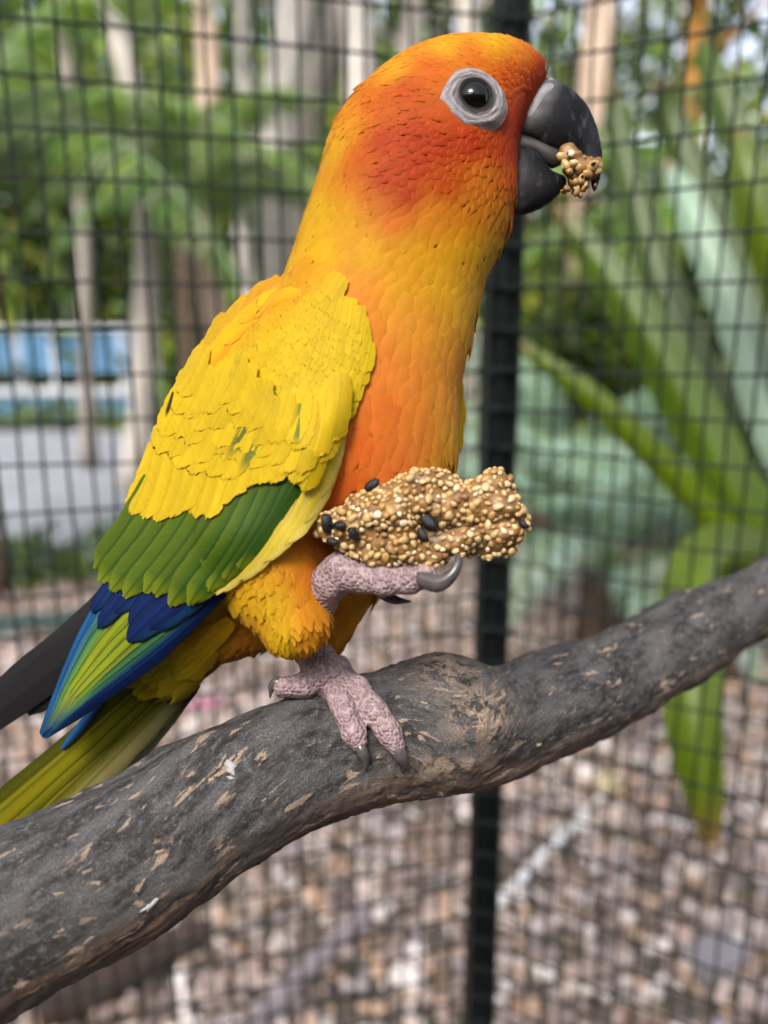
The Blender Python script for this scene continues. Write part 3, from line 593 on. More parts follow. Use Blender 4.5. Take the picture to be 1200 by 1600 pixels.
while t < .275:                        # small, soft, overlapping coverts of the shoulder
    sp_ = max(span(t), 40); big = np.interp(t, [0, .28], [22, 36]); nq_ = max(3, int(sp_/(big*.52)))
    for k in range(nq_+1):
        q = .02+.95*(k+random.uniform(-.25, .25))/nq_; b_ = wrow(t, q)+np.array([random.gauss(0, 2.0), random.gauss(0, 2.0)]); d_ = norm(wflow(b_[None])[0]+np.array([random.gauss(0, .05), 0])); a_ = b_-d_*big*2.0
        c_ = wcol(b_[None])[0]*random.uniform(.97, 1.03)
        pl.append(vane('x', [a_, b_], big, zwing, 1.0, None, c_, tip=c_*np.array([1.03, 1.05, 1.3]), tipk=.5, point=.66, camber=.6, tilt=.5, rise=1.5, n=10, m=11, rag=.10, ret=True))
    t += np.interp(t, [0, .28], [13, 20])/800.3
V, F, C, U = joinm(pl); obj('lesser_coverts', lmesh('lesser_coverts', V, F, M_FEA, BORG, col=C, fuv=U), wing, kind='stuff')
zW = zwing
def fth(path, width, layer, base, **kw): return vane('feather', path, width, zW, layer, wing, base, **kw)
# flight feathers, deepest layer first
PRI = [([(350, 925), (236, 1030), (66, 1153)], 26, B1*.8, B1*.5, B2*.7), ([(336, 935), (226, 1030), (72, 1147)], 24, B1, B1*.6, TEAL*.6), ([(318, 942), (214, 1028), (78, 1142)], 26, TEAL*.9, B1*.8, lin((66, 110, 60))), ([(298, 944), (202, 1026), (82, 1136)], 24, lin((96, 138, 60)), TEAL*.7, YG*.8), ([(276, 940), (188, 1022), (84, 1130)], 26, YG*.9, OLD*.7, YG),
       ([(254, 936), (175, 1016), (82, 1130)], 24, YG, OLD*.8, YG*1.1), ([(232, 930), (162, 1010), (78, 1134)], 24, YG*1.1, OLD*.9, YG), ([(208, 922), (148, 1004), (73, 1140)], 22, lin((112, 150, 50)), YG*.8, TEAL), ([(188, 916), (136, 1000), (68, 1145)], 20, lin((70, 120, 90)), YG*.7, B2), ([(170, 912), (126, 998), (63, 1150)], 17, B2*.8, TEAL*.7, B2)]
for k, (p, wd, b_, l_, r_) in enumerate(PRI):
    fth(p, wd, -16+k*1.0, b_, left=l_, right=r_, point=.35, tip=B2*.45, tipk=.78, tilt=3.4, camber=1.2, edge=lin((18, 28, 26)), rach=b_*.45)
for k, (p, wd) in enumerate([([(352, 880), (330, 910), (262, 968)], 38), ([(335, 880), (300, 930), (232, 985)], 40), ([(318, 880), (272, 935), (197, 1004)], 44), ([(285, 885), (250, 920), (202, 975)], 36), ([(262, 860), (222, 915), (176, 960)], 30), ([(240, 860), (205, 910), (152, 982)], 30), ([(215, 860), (180, 905), (142, 958)], 24)]):
    fth(p, wd, -5+k*.8, B1, left=lin((18, 64, 96)), right=B1*.7, tip=B1*.6, point=.66, tilt=2.6, edge=lin((8, 20, 50)), rach=B1*.4)
# yellow feathers tucked under the leading edge
for k, (p, wd) in enumerate([([(425, 800), (390, 862), (333, 928)], 42), ([(456, 772), (421, 843), (367, 908)], 44), ([(486, 748), (454, 813), (406, 880)], 44), ([(512, 718), (484, 786), (441, 852)], 42), ([(527, 690), (506, 750), (472, 818)], 38), ([(534, 672), (519, 720), (495, 780)], 32)]):
    fth(p, wd, -3+k*.6, PY, right=lin((236, 205, 50)), left=lin((226, 206, 110)), point=.6, tilt=-2, edge=lin((206, 170, 40)))
# blue edge and green secondaries
for k, p in enumerate([[(505, 668), (462, 745), (395, 842)], [(498, 660), (470, 720), (425, 806)], [(515, 662), (492, 716), (452, 784)]]):
    fth(p, 34, -4+k, B1*.9, left=G1*.8, right=lin((24, 92, 140)), point=.6)
GS = [((505, 665), (400, 850)), ((490, 670), (372, 890)), ((470, 690), (350, 908)), ((445, 710), (326, 925)), ((418, 735), (294, 946)), ((392, 745), (264, 948)), ((372, 730), (240, 932)), ((350, 740), (226, 926)), ((325, 745), (192, 935)), ((295, 750), (172, 925)), ((265, 750), (155, 910)), ((235, 745), (148, 890))]
for k, (a, b_) in enumerate(GS):
    g = (G1*(1-.35*(k/11))+G2*.35*(k/11)) if k < 6 else G1*.45+G2*.55
    mid = ((a[0]+b_[0])/2+10, (a[1]+b_[1])/2)
    fth([a, mid, b_], 50 if k < 8 else 42, k*.7, g, left=G1*.8, right=G2*.9, tip=lin((128, 138, 20)), tipk=.86, point=.74, tilt=3.0, rach=G1*.6, edge=G2*1.05)
# yellow greater and median coverts, shingled rows; the lowest row has the long tips
LOWT = [(516, 692), (492, 716), (466, 742), (440, 744), (410, 740), (386, 762), (364, 776), (342, 792), (322, 812), (302, 810), (282, 802), (262, 810), (242, 816), (222, 812), (205, 806)]
for k, tip_ in enumerate(LOWT):
    tip_ = np.array(tip_, float); d_ = norm(np.array([-.16-.012*k, 1.0])); a_ = tip_-d_*(120 if k > 4 else 112); md = (a_+tip_)/2+np.array([4, 0])
    fth([a_, md, tip_], 44 if k < 5 else 36, 10.0, Y1*random.uniform(.95, 1.02), left=Y2*.95, right=(DUSK*1.1 if k in (3, 6) else Y1), rach=Y2*.82, point=.80, camber=.9, tilt=-1.5, rise=2.6, rag=.08, m=15)
for a_, b_, wd, c_ in (((424, 606), (352, 716), 26, DUSK*.9), ((430, 622), (372, 742), 20, DUSK), ((470, 630), (462, 694), 24, DUSK*1.25), ((270, 612), (258, 650), 8, OLD*.3)):
    fth([a_, b_], wd, 12.6, c_, left=c_*1.2, right=Y2*.9, tip=Y2, tipk=.8, point=.6, camber=.6, rise=2.0)
for r_i, (t0, wd, ln) in enumerate([(.405, 42, 100), (.365, 40, 96), (.325, 38, 92), (.29, 38, 88)]):
    nq_ = int(span(t0)/(wd*.56))
    for k in range(nq_+1):
        q = .03+.92*(k+random.uniform(-.2, .2))/nq_
        if r_i == 0 and q > .50: continue
        if r_i == 1 and q > .80: continue
        b_ = wrow(t0+random.gauss(0, .013), q); d_ = norm(wflow(b_[None])[0]); c_ = Y1*random.uniform(.95, 1.03)
        fth([b_-d_*ln, b_-d_*ln*.5+np.array([3, 0]), b_], wd, 11.2+.5*r_i-np.clip((q-.7)*14, 0, 4), c_, left=Y2, rach=Y2*.88, point=.72, camber=.6, tilt=-.9, rise=1.8, rag=.10, m=15)
for k, (a, b_) in enumerate([((470, 455), (400, 478)), ((455, 452), (372, 505)), ((430, 470), (345, 540)), ((400, 490), (312, 580)), ((372, 520), (290, 620)), ((345, 560), (268, 668)), ((318, 610), (246, 720))]):
    fth([a, ((a[0]+b_[0])/2-4, (a[1]+b_[1])/2-4), b_], 26, 3.0, lin((236, 180, 20)), left=lin((232, 160, 14)), point=.7, rag=.08, rise=3, camber=1)

# ---- far wing: its shoulder shows past the breast, its dark tip past the tail
fo = np.array([(560, 480), (660, 505), (712, 570), (727, 630), (725, 672), (706, 728), (600, 800), (380, 940), (200, 1030), (150, 1000), (250, 800), (380, 600), (470, 500)], float)
Vf, Ff = puff(catmull(loc(fo[:, 0], fo[:, 1], -128)[:, :2], 120, True), 8, .35, 16, it=500); Vf[:, 2] -= 128
nv = vnormals(Vf, Ff)
fw_ = obj('wing', lmesh('far_wing', Vf, Ff if (nv*(Vf-Vf.mean(0))).sum() > 0 else Ff[:, ::-1], M_FEA, BORG, col=np.tile(lin((236, 190, 16)), (len(Vf), 1)), fuv=np.c_[topx(Vf)/3, np.zeros(len(Vf))]), bird, label='far wing mostly hidden by the body with dark charcoal tip')
zc = lambda z0, z1: (lambda px, py: np.interp(px, [-100, 250], [z1, z0]))
for k, (p, wd, c) in enumerate([([(290, 880), (130, 1010), (-90, 1180)], 60, CHAR*.9), ([(270, 865), (110, 1000), (-70, 1140)], 52, CHAR), ([(250, 850), (120, 985), (-40, 1112)], 46, CHAR*1.15), ([(300, 900), (150, 1030), (40, 1116)], 50, CHAR*.8), ([(310, 900), (170, 1035), (80, 1105)], 44, CHAR*.9)]):
    vane('feather', p, wd, zc(-70, -30), -k*3, fw_, c, point=.5, org=BORG)
for k in range(16):
    x, y = random.uniform(640, 712), random.uniform(560, 690); vane('feather', [(x, y-40), (x-6, y+30)], 34, lambda a, b: np.full(np.shape(a), -104.0), random.uniform(-4, 4), fw_, Y1*.95, org=BORG)

# ---- tail
Vt, Ft = capsules([(loc(320, 985, -10), 40, loc(235, 1050, -14), 26)], 6, 8); nv = vnormals(Vt, Ft)
tail = obj('tail', lmesh('tail', Vt, Ft if (nv*(Vt-Vt.mean(0))).sum() > 0 else Ft[:, ::-1], M_FEA, BORG, col=np.tile(lin((196, 160, 16)), (len(Vt), 1)), fuv=np.zeros((len(Vt), 3))), bird, label='long olive yellow tail feathers with dark and blue edges')
zt = lambda px, py: np.interp(px, [-400, 0, 300], [-90, -48, -12])
TD = norm(np.array([-.735, .678])); TP = np.array([.678, .735])
for k, (off, st, ln, wd, c, l_, r_) in enumerate([(52, 20, 330, 46, lin((58, 52, 48)), DK, DK), (40, 10, 420, 52, lin((56, 52, 46)), DK, lin((120, 112, 70))), (34, 0, 470, 56, PALE, OL, lin((120, 110, 74))), (22, 10, 560, 58, lin((124, 116, 30)), OL, PALE), (8, 20, 640, 54, OL*.9, OLD, OL), (-8, 30, 600, 22, lin((60, 74, 84)), B2, DK), (-12, 0, 700, 50, OL*1.05, OL, OLD), (-22, 30, 640, 30, OLD*.5, OLD, DK), (-32, 10, 760, 46, OL, OLD, OL*1.1), (-46, 0, 720, 30, OLD*.7, OLD*.5, OL)]):
    a = np.array([300, 1030])+TP*off*.55+TD*st; b_ = np.array([300, 1030])+TP*off*1.25+TD*(st+ln)
    vane('feather', [a, (a+b_)/2+TP*random.uniform(-3, 3), b_], wd, zt, k*2.0-8, tail, c, left=r_, right=l_, point=.8, tilt=2.5, n=26, edge=OLD*.45, rach=OLD*.6)
vane('feather', [(180, 1066), (140, 1120), (96, 1172)], 16, zt, 16, tail, B2*.8, left=DK, right=B2, point=.5)
for k in range(46):      # under-tail coverts overlapping the tail base
    a = np.array([358-k*2.4+random.uniform(-12, 12), 0]); a[1] = 985+(370-a[0])*.36+random.uniform(-26, 22); L_n = random.uniform(50, 84)
    zq = lambda px, py, a=a: zbody0(px, py)*np.clip((np.asarray(px)-215)/60, 0, 1)+4
    vane('feather', [a, a+TD*L_n*.5+np.array([0, 3]), a+TD*L_n], random.uniform(22, 33), zq, random.uniform(0, 2)+(46-k)*.12, tail, lin((random.randint(196, 222), random.randint(150, 180), 18)), tip=lin((206, 180, 30)), point=.66, rag=.12)
# ---- eye and the bare skin ring
hp, hn = hit(BV_BODY, EC[0], EC[1]); en = norm(hn*.55+np.array([.10, -.05, 1.0])*.75); ex = norm(np.array([1.0, 0, 0])-en*en[0]); ey = np.cross(en, ex)
if ey[1] < 0: ey = -ey
k_ = (FPX-hp[2])/FPX; EO = hp+en*1.0
ra = np.array([0, 12, 22, 26, 27.5, 29.5, 31.5, 33.5, 35.5, 38, 40.5, 43, 45.5, 48, 52, 57]); he = np.array([2, 4, 6, 7.2, 7.8, 6.8, 5.2, 4.6, 5.3, 4.6, 4.0, 4.2, 2.6, -.4, -5, -9.])
cl = [(22, 20, 20)]*3+[(22, 20, 20), (44, 40, 40), (88, 82, 84), (104, 98, 100), (112, 106, 108), (150, 144, 146), (138, 132, 134), (128, 120, 122), (156, 150, 152), (150, 142, 143), (136, 126, 126), (134, 118, 114), (140, 110, 100)]  # inner greys carry the shadow beside the eyelid
na_ = 64; th_ = np.arange(na_)*2*np.pi/na_; Vr = []; Cr = []
for i, (r, h_, c) in enumerate(zip(ra, he, cl)):
    back = np.exp(-((np.angle(np.exp(1j*(th_-math.pi+.14))))/.26)**2); rr = r*(1+ (back*.20+.015*np.sin(3*th_+.6))*np.clip((r-28)/20, 0, 1)); lowr = np.clip(np.sin(th_), 0, 1)
    rr = rr*(1+.05*lowr*np.clip((r-30)/15, 0, 1)); hh = h_+.8*np.sin(5*th_+i*1.3)*(r > 30)+.7*np.sin(13*th_+i*2.1)*(r > 33)+.5*np.sin(29*th_+i*3.3)*(r > 36) - back*2*(r > 36)
    Vr.append(EO+(ex*(np.cos(th_)*rr)[:, None]+ey*(np.sin(th_)*rr*.95)[:, None])*k_+en*hh[:, None]); Cr.append(np.tile(lin(c), (na_, 1))*(1+.08*np.sin(11*th_+i)[:, None]))
Vr = np.vstack(Vr); Cr = np.vstack(Cr); nr = len(ra); i = np.arange(nr-1)[:, None]*na_; j = np.arange(na_)[None]; j2 = (j+1) % na_
Fr = np.stack([i+j, i+na_+j, i+na_+j2, i+j2], -1).reshape(-1, 4); nv = vnormals(Vr, Fr); Fr = Fr if (nv@en).mean() > 0 else Fr[:, ::-1]
ring = obj('eye_ring', lmesh('eye_ring', Vr, Fr, M_LID, BORG, col=np.clip(Cr*1.18, 0, 1), fuv=np.stack([np.repeat(ra, na_)*.32, np.tile(np.cos(th_)*2.2, nr), np.tile(np.sin(th_)*2.2, nr)], -1)), bird, label='bare wrinkled whitish grey skin ring around the eye')
def sphere(c, r, nu=32, nv_=18, sq=(1, 1, 1), ax=None):
    u = np.arange(nu)*2*np.pi/nu; v = np.linspace(0, np.pi, nv_); D = np.stack([np.sin(v)[:, None]*np.cos(u), np.sin(v)[:, None]*np.sin(u), np.cos(v)[:, None]*np.ones(nu)], -1).reshape(-1, 3)*np.array(sq)*r
    if ax is not None: D = D@ax
    i = np.arange(nv_-1)[:, None]*nu; j = np.arange(nu)[None]; j2 = (j+1) % nu
    return D+np.asarray(c), np.stack([i+j, i+nu+j, i+nu+j2, i+j2], -1).reshape(-1, 4)
Ve, Fe = sphere(EO-en*11+ex*0, 29*k_); 
obj('eye', lmesh('eye', Ve, Fe[:, ::-1], M_EYE, BORG), bird, label='round glossy black eye')
# ---- beak
def pl_(pts): return np.array(pts, float)-np.array([600, 800])
UB = pl_([(846, 128), (872, 130), (898, 146), (920, 172), (934, 205), (941, 240), (940, 268), (934, 292), (927, 302), (923, 288), (921, 268), (912, 250), (893, 240), (872, 240), (850, 232), (826, 218), (806, 212), (800, 190), (815, 165), (832, 142)])
V, F = puff(catmull(UB, 150, True), 2.6, .78, 46, it=900, sm=3, shape=lambda X, Y: np.interp(X, [200, 260, 300, 335, 345], [1.15, 1.0, .82, .5, .45])); nv = vnormals(V, F)
UBF = F if (nv*(V-V.mean(0))).sum() > 0 else F[:, ::-1]; BVU = BVHTree.FromPolygons(V.tolist(), UBF.tolist()); _p = V[:, :2]+np.array([600, 800]); _l = np.interp(_p[:, 1], [120, 165, 215], [850, 832, 808]); _c = np.clip(1-(_p[:, 0]-_l-12)/26, 0, 1)*np.clip((222-_p[:, 1])/30, 0, 1)
ub = obj('upper_beak', lmesh('upper_beak', V, UBF, M_BEAK, BORG, col=np.repeat(_c[:, None], 3, 1)), bird, label='strongly hooked dark grey upper beak')
LB = pl_([(800, 232), (818, 230), (836, 240), (850, 256), (862, 270), (880, 276), (886, 284), (878, 298), (862, 314), (840, 327), (818, 334), (800, 334), (790, 300)])
V, F = puff(catmull(LB, 120, True), 2.6, .9, 40, it=700, sm=3); nv = vnormals(V, F)
obj('lower_beak', lmesh('lower_beak', V, F if (nv*(V-V.mean(0))).sum() > 0 else F[:, ::-1], M_BEAK, BORG, col=np.zeros((len(V), 3))), bird, label='short black lower beak')
TG = pl_([(800, 205), (830, 214), (858, 222), (880, 236), (884, 250), (866, 262), (848, 256), (828, 242), (800, 240)])
V, F = puff(catmull(TG, 80, True), 2.6, .8, 22, it=400, sm=2); nv = vnormals(V, F)
obj('tongue', lmesh('tongue', V, F if (nv*(V-V.mean(0))).sum() > 0 else F[:, ::-1], M_TONG, BORG), bird)
CE = pl_([(842, 124), (862, 122), (869, 132), (866, 146), (852, 160), (842, 176), (832, 196), (822, 208), (812, 205), (816, 180), (828, 155)])
V, F = puff(catmull(CE, 90, True), 2.4, 1.0, None, it=400, sm=2, noise=.8, nsc=.09); V[:, 2] = V[:, 2]*1.0
zu = np.array([(lambda h_: h_[0][2] if h_ is not None else 4.0)(hit(BVU, *topx(np.array([x_, y_, 20.])))) for x_, y_ in V[:, :2]]); V[:, 2] = np.where(V[:, 2] > 0, 1, -1)*(zu-4+np.abs(V[:, 2])*.42); V = relax(V, F, 3); nv = vnormals(V, F)
obj('cere', lmesh('cere', V, F if (nv*(V-V.mean(0))).sum() > 0 else F[:, ::-1], M_CERE, BORG), ub, label='pale grey cere at the base of the beak')
# short bristly feathers over the edge of the cere and gape
q = []
for (x0, y0), (x1, y1), n_ in (((852, 112), (838, 150), 60), ((838, 150), (812, 210), 90), ((812, 215), (808, 330), 90)):
    for _ in range(n_):
        t = random.random(); x, y = x0+(x1-x0)*t+random.gauss(-8, 4), y0+(y1-y0)*t+random.gauss(0, 3); h_ = hit(BV_BODY, x, y)
        if h_ is not None: q.append(h_)
Pq = np.array([a for a, _ in q]); Nq = np.array([b for _, b in q]); pq = topx(Pq); fl = norm(np.stack([rng.normal(.5, .3, len(pq)), rng.normal(-.5, .5, len(pq))], -1)); fl[pq[:, 1] > 200] = norm(np.stack([rng.normal(.3, .3, (pq[:, 1] > 200).sum()), np.abs(rng.normal(1, .2, (pq[:, 1] > 200).sum()))], -1))
V, F, C, U = wisps(Pq, Nq, pq, np.full(len(pq), 10.0), fl, plum_col, 1.5, 1.0, 3.0)
obj('bristles', lmesh('bristles', V, F, M_FEA, BORG, col=C, fuv=U), body, kind='stuff')

# ---- legs
def leg(segs, label, claws, k=9):
    V, F = capsules(segs, 3.0, k, bump=lambda G: 1.5*vnoise(G, .075, 2, 4)+.8*vnoise(G, .2, 1, 8)); nv = vnormals(V, F); 
    if (nv*(V-V.mean(0))).sum() < 0: F = F[:, ::-1]
    o = obj('leg', lmesh('leg', V, F, M_SKIN, BORG), bird, label=label)
    for pts, rr in claws:
        P = catmull(np.array(pts), 18); R = np.interp(np.linspace(0, 1, 18), np.linspace(0, 1, len(rr)), rr); Vc, Fc = tubes3(P, R, 12); nv = vnormals(Vc, Fc)
        T = P[np.minimum(np.arange(len(Vc))//12, 17)]
        if (nv*(Vc-T)).sum() < 0: Fc = Fc[:, ::-1]
        obj('claw', lmesh('claw', Vc, Fc, M_CLAW, BORG), o)
    return o
def onb(px, py, r, fallback=30):
    h_ = hit(BV_BR, px, py)
    if h_ is None: return loc(px, py, fallback)
    p, n = h_; q = p+n*r*.8; z = p[2]+r*.8*n[2]; return loc(px, py, z)
def chain(pts, rads):
    return [(pts[i], rads[i], pts[i+1], rads[i+1]) for i in range(len(pts)-1)]
A0 = loc(484, 1005, -18); M0 = loc(505, 1052, 26); M1 = onb(524, 1072, 24)
t1 = [onb(528, 1086, 20), onb(541, 1118, 17), onb(553, 1145, 16), onb(560, 1160, 13)]; t2 = [onb(556, 1078, 21), onb(586, 1112, 18), onb(608, 1145, 17), onb(618, 1165, 14)]
bt = [loc(476, 1071, 42), loc(445, 1074, 44)]
segs = [(A0, 27, M0, 31), (M0, 31, M1, 26)]+chain([M1]+t1, [23, 19.5, 17.5, 17, 13])+chain([M1]+t2, [25, 21, 19, 18.5, 14])+chain([M0]+bt, [24, 19, 17])
bt2 = [loc(500, 1040, 5), loc(530, 1040, -10), loc(548, 1062, -20)]; segs += chain([M0]+bt2, [24, 18, 16, 13])
leg(segs, 'scaly pinkish grey foot gripping the branch', [([t1[3], onb(566, 1174, 17), onb(571, 1187, 12), onb(571, 1204, 4)], [9, 8.5, 6.5, 1.2]), ([t2[3], onb(625, 1180, 18), onb(630, 1192, 13), onb(629, 1207, 4)], [11.5, 11, 8.5, 2]), ([bt[1], loc(434, 1066, 46), loc(425, 1072, 46), loc(422, 1090, 44)], [11, 9, 6, 1.2])], k=6)
R0 = [loc(486, 965, 80), loc(502, 940, 104), loc(517, 908, 130), loc(534, 893, 140)]
tA = [loc(560, 903, 152), loc(600, 908, 164), loc(640, 905, 170), loc(664, 900, 172)]; tB = [loc(545, 872, 118), loc(580, 850, 95)]; tC = [loc(570, 900, 118), loc(596, 915, 122)]; tD = [loc(600, 880, 92), loc(660, 862, 90), loc(700, 850, 104)]
segs = chain(R0, [19, 22, 25, 26])+chain([R0[3]]+tA, [24, 20, 20.5, 18.5, 18])+chain([R0[2]]+tB, [25, 21, 17])+chain([R0[3]]+tC, [22, 15, 13])+chain([R0[3]]+tD, [20, 17, 16, 14])
leg(segs, 'raised scaly foot clutching the seed treat', [([loc(656, 902, 178), loc(684, 912, 196), loc(706, 898, 202), loc(716, 878, 200), loc(714, 866, 196)], [13, 11.5, 8.5, 5, 1.5]), ([loc(590, 914, 124), loc(604, 931, 128), loc(620, 938, 130), loc(642, 940, 130)], [10, 8.5, 6, 1.2]), ([tD[2], loc(712, 846, 116), loc(716, 862, 128)], [10, 7, 2])], k=7)

# ------------------------------------------------------------------ the seed treat
M_GLZ = plain('honey_glaze', (.25, .125, .04), .42, .35, .45, 260, .4)
M_SEED = [plain('seed_'+n_, c, .38, .45, .22, 500, .15) for n_, c in (('cream', (.68, .49, .25)), ('tan', (.56, .37, .15)), ('amber', (.46, .26, .08)), ('brown', (.30, .16, .055)), ('pale', (.78, .66, .44)))]
M_DSEED = plain('seed_black', (.012, .012, .014), .45, .4, .4, 300, .3)
TZ = 152.0
TO = np.array([(486, 826), (505, 806), (540, 790), (575, 768), (606, 756), (640, 742), (668, 738), (700, 748), (724, 757), (748, 744), (780, 736), (798, 758), (812, 788), (824, 812), (818, 834), (790, 856), (750, 868), (706, 868), (690, 880), (655, 884), (620, 890), (585, 888), (553, 870), (528, 852), (508, 842)], float)
TORG = L2W(loc(650, 820, TZ))
treat = thing('seed_treat', 'chunk of honey-glazed seed bar with millet held in the raised foot', 'bird treat', TORG)
tp = loc(TO[:, 0], TO[:, 1], TZ)[:, :2]
def tshape(X, Y): return 1.0+.16*np.sin(X*.035+1)+.10*np.cos(Y*.07)
V, F = puff(catmull(tp, 140, True), 4.0, .85, 60, it=700, sm=1, noise=7.0, nsc=.04, seed=5, shape=tshape)
crease = np.exp(-((V[:, 0]-(60+.5*(V[:, 1]-30)))/16)**2)*np.exp(-((V[:, 1]-10)/26)**2)*(V[:, 2] > 0); V[:, 2] -= crease*22; V[:, 2] -= 13*np.exp(-((V[:, 1]-(18-.12*(V[:, 0]-120)))/9)**2)*(V[:, 2] > 0)*np.clip((V[:, 0]-60)/30, 0, 1)
V[:, 2] += TZ; nv = vnormals(V, F)
if (nv*(V-V.mean(0))).sum() < 0: F = F[:, ::-1]
obj('glaze', lmesh('glaze', V, F, M_GLZ, TORG), treat)
P, N, px, R = poisson(V, F, lambda px, P: rng.uniform(6.8, 12.5, len(px)), 14000)
def seedmesh(name, nu, nv_, sq, mat, org_scale=1.0):
    v, f = sphere((0, 0, 0), 1.0, nu, nv_, sq); v[:, 0] *= (1+.3*v[:, 2]); v[:, 1] *= (1-.2*v[:, 0]); v += .09*np.sin(v[:, [1, 2, 0]]*5+1); return mesh(name, v, quad2tri(f), mat)
SM = [seedmesh('seed', 8, 5, (1.0, .84, .72), m_) for m_ in M_SEED]
o_ = np.argsort(-(N[:, 2]+.0*P[:, 2])); nseed = 300; wts = [.27, .32, .24, .11, .06]
def frame_of(n):
    r = rng.normal(0, 1, 3); t = norm(np.cross(n, r)); b = np.cross(n, t); return t, b
FX = np.array([RV, -UV, -FV])       # local axes in world
rest = []; rcol = []
for q, i in enumerate(o_):
    t, b = frame_of(N[i]); r = min(R[i]*.62, 7.6)*rng.uniform(.7, 1.25); c = P[i]+N[i]*r*rng.uniform(-.35, .42)
    if q < nseed:
        so = obj('seed', SM[rng.choice(5, p=wts)], treat); A = np.stack([t@FX*rng.uniform(.75, 1.35), b@FX*rng.uniform(.75, 1.15), N[i]@FX*rng.uniform(.7, 1.05)], 1)
        if np.linalg.det(A) < 0: A[:, 1] *= -1
        Mx = Matrix([list(A[k]*r*S)+[0] for k in range(3)]+[[0, 0, 0, 1]]); Mx.translation = Vector(L2W(c)-TORG); so.matrix_local = Mx
    else:
        v, f = sphere((0, 0, 0), 1, 8, 5, (1.0, .84, .72)); rest.append((v@np.stack([t, b, N[i]])*r+c, f))
vs = np.vstack([a for a, _ in rest]); fs = np.vstack([b+k*40 for k, (_, b) in enumerate(rest)])
obj('seed_coating', lmesh('seed_coating', vs, quad2tri(fs), M_SEED[1], TORG), treat, kind='stuff')
BVT = BVHTree.FromPolygons(V.tolist(), F.tolist())
DS = seedmesh('dark_seed', 8, 6, (.55, .55, 1.0), M_DSEED)
for x, y, r, ang in ((512, 815, 15, 1.5), (534, 822, 12, .2), (552, 830, 12, 1.2), (521, 843, 9, .1), (584, 764, 13, -.15), (672, 811, 15, .35), (656, 838, 12, 1.2), (815, 822, 9, 1.2)):
    h_ = hit(BVT, x, y)
    if h_ is None: continue
    c = h_[0]+h_[1]*5; d_ = norm(np.array([math.cos(ang), math.sin(ang), 0])-h_[1]*h_[1][:2].dot([math.cos(ang), math.sin(ang)])); b = np.cross(h_[1], d_)
    so = obj('dark_seed', DS, treat); A = np.stack([h_[1]@FX, b@FX, d_@FX], 1)
    if np.linalg.det(A) < 0: A[:, 1] *= -1
    Mx = Matrix([list(A[k]*r*S)+[0] for k in range(3)]+[[0, 0, 0, 1]]); Mx.translation = Vector(L2W(c)-TORG); so.matrix_local = Mx
# the crumb in the beak
CORG = L2W(loc(900, 268, 8)); crumb = thing('seed_crumb', 'small crumb of chewed seeds held in the tip of the beak', 'crumb', CORG)
V, F = puff(catmull(pl_([(872, 238), (894, 236), (912, 254), (934, 258), (936, 270), (920, 284), (910, 300), (890, 300), (884, 284), (878, 262)]), 70, True), 3, .9, 20, it=300, noise=3, nsc=.08); V[:, 2] += 14; nv = vnormals(V, F)
obj('glaze', lmesh('glaze', V, F if (nv*(V-V.mean(0))).sum() > 0 else F[:, ::-1], M_GLZ, CORG), crumb)
for x, y, z, r, mi in ((878, 246, 30, 10, 1), (892, 240, 28, 8, 4), (884, 258, 34, 9, 1), (897, 256, 34, 9, 0), (890, 268, 34, 8, 2), (904, 264, 32, 8, 1), (926, 260, 28, 11, 1), (932, 268, 22, 8, 2), (918, 272, 28, 9, 2), (908, 280, 30, 9, 1), (896, 284, 30, 9, 2), (886, 296, 26, 8, 3), (900, 298, 26, 9, 1), (913, 292, 26, 8, 2), (906, 304, 22, 6, 3), (924, 250, 20, 5, 3), (880, 300, 20, 5, 2), (912, 246, 20, 6, 3), (930, 290, 14, 4, 3)):
    so = obj('seed', SM[mi], crumb); A = np.stack([t@FX, b@FX, N[0]@FX], 1); Rm = Matrix.Rotation(random.random()*6, 3, Vector((random.random()+.1, random.random(), random.random())))
    so.matrix_local = Matrix.LocRotScale(Vector(L2W(loc(x, y, z))-CORG), Rm, Vector((r*S*1.1, r*S*.8, r*S)))
# ------------------------------------------------------------------ the wire mesh and its post
M_WIRE = plain('green_coated_wire', (.008, .013, .011), .5, .25, .3, 200, .1); M_POST = plain('black_painted_steel', (.006, .008, .008), .42, .2, .4, 60, .1)
pp = W(783, 527, .5055); POST = np.array([pp[0], pp[1], 0])
def post():
    o = thing('fence_post', 'black square steel post at the corner of the wire mesh', 'post', POST, rz=math.radians(7))
    a = .0105; k = []
    for sx, sy, a0 in ((1, 1, 0), (-1, 1, 90), (-1, -1, 180), (1, -1, 270)):
        for q in range(4): t = math.radians(a0+q*30); k.append((sx*(a-.0025)+.0025*math.cos(t), sy*(a-.0025)+.0025*math.sin(t)))
    k = np.array(k); n = len(k); V = np.vstack([np.c_[k, np.zeros(n)], np.c_[k, np.full(n, 2.1)], [[0, 0, 2.104]]]); j = np.arange(n); j2 = (j+1) % n
    F = np.vstack([quad2tri(np.stack([j, j2, n+j2, n+j], -1)), np.stack([n+j, n+j2, np.full(n, 2*n)], -1)])
    obj('tube', mesh('tube', V, F, M_POST, smooth=False), o)
post()
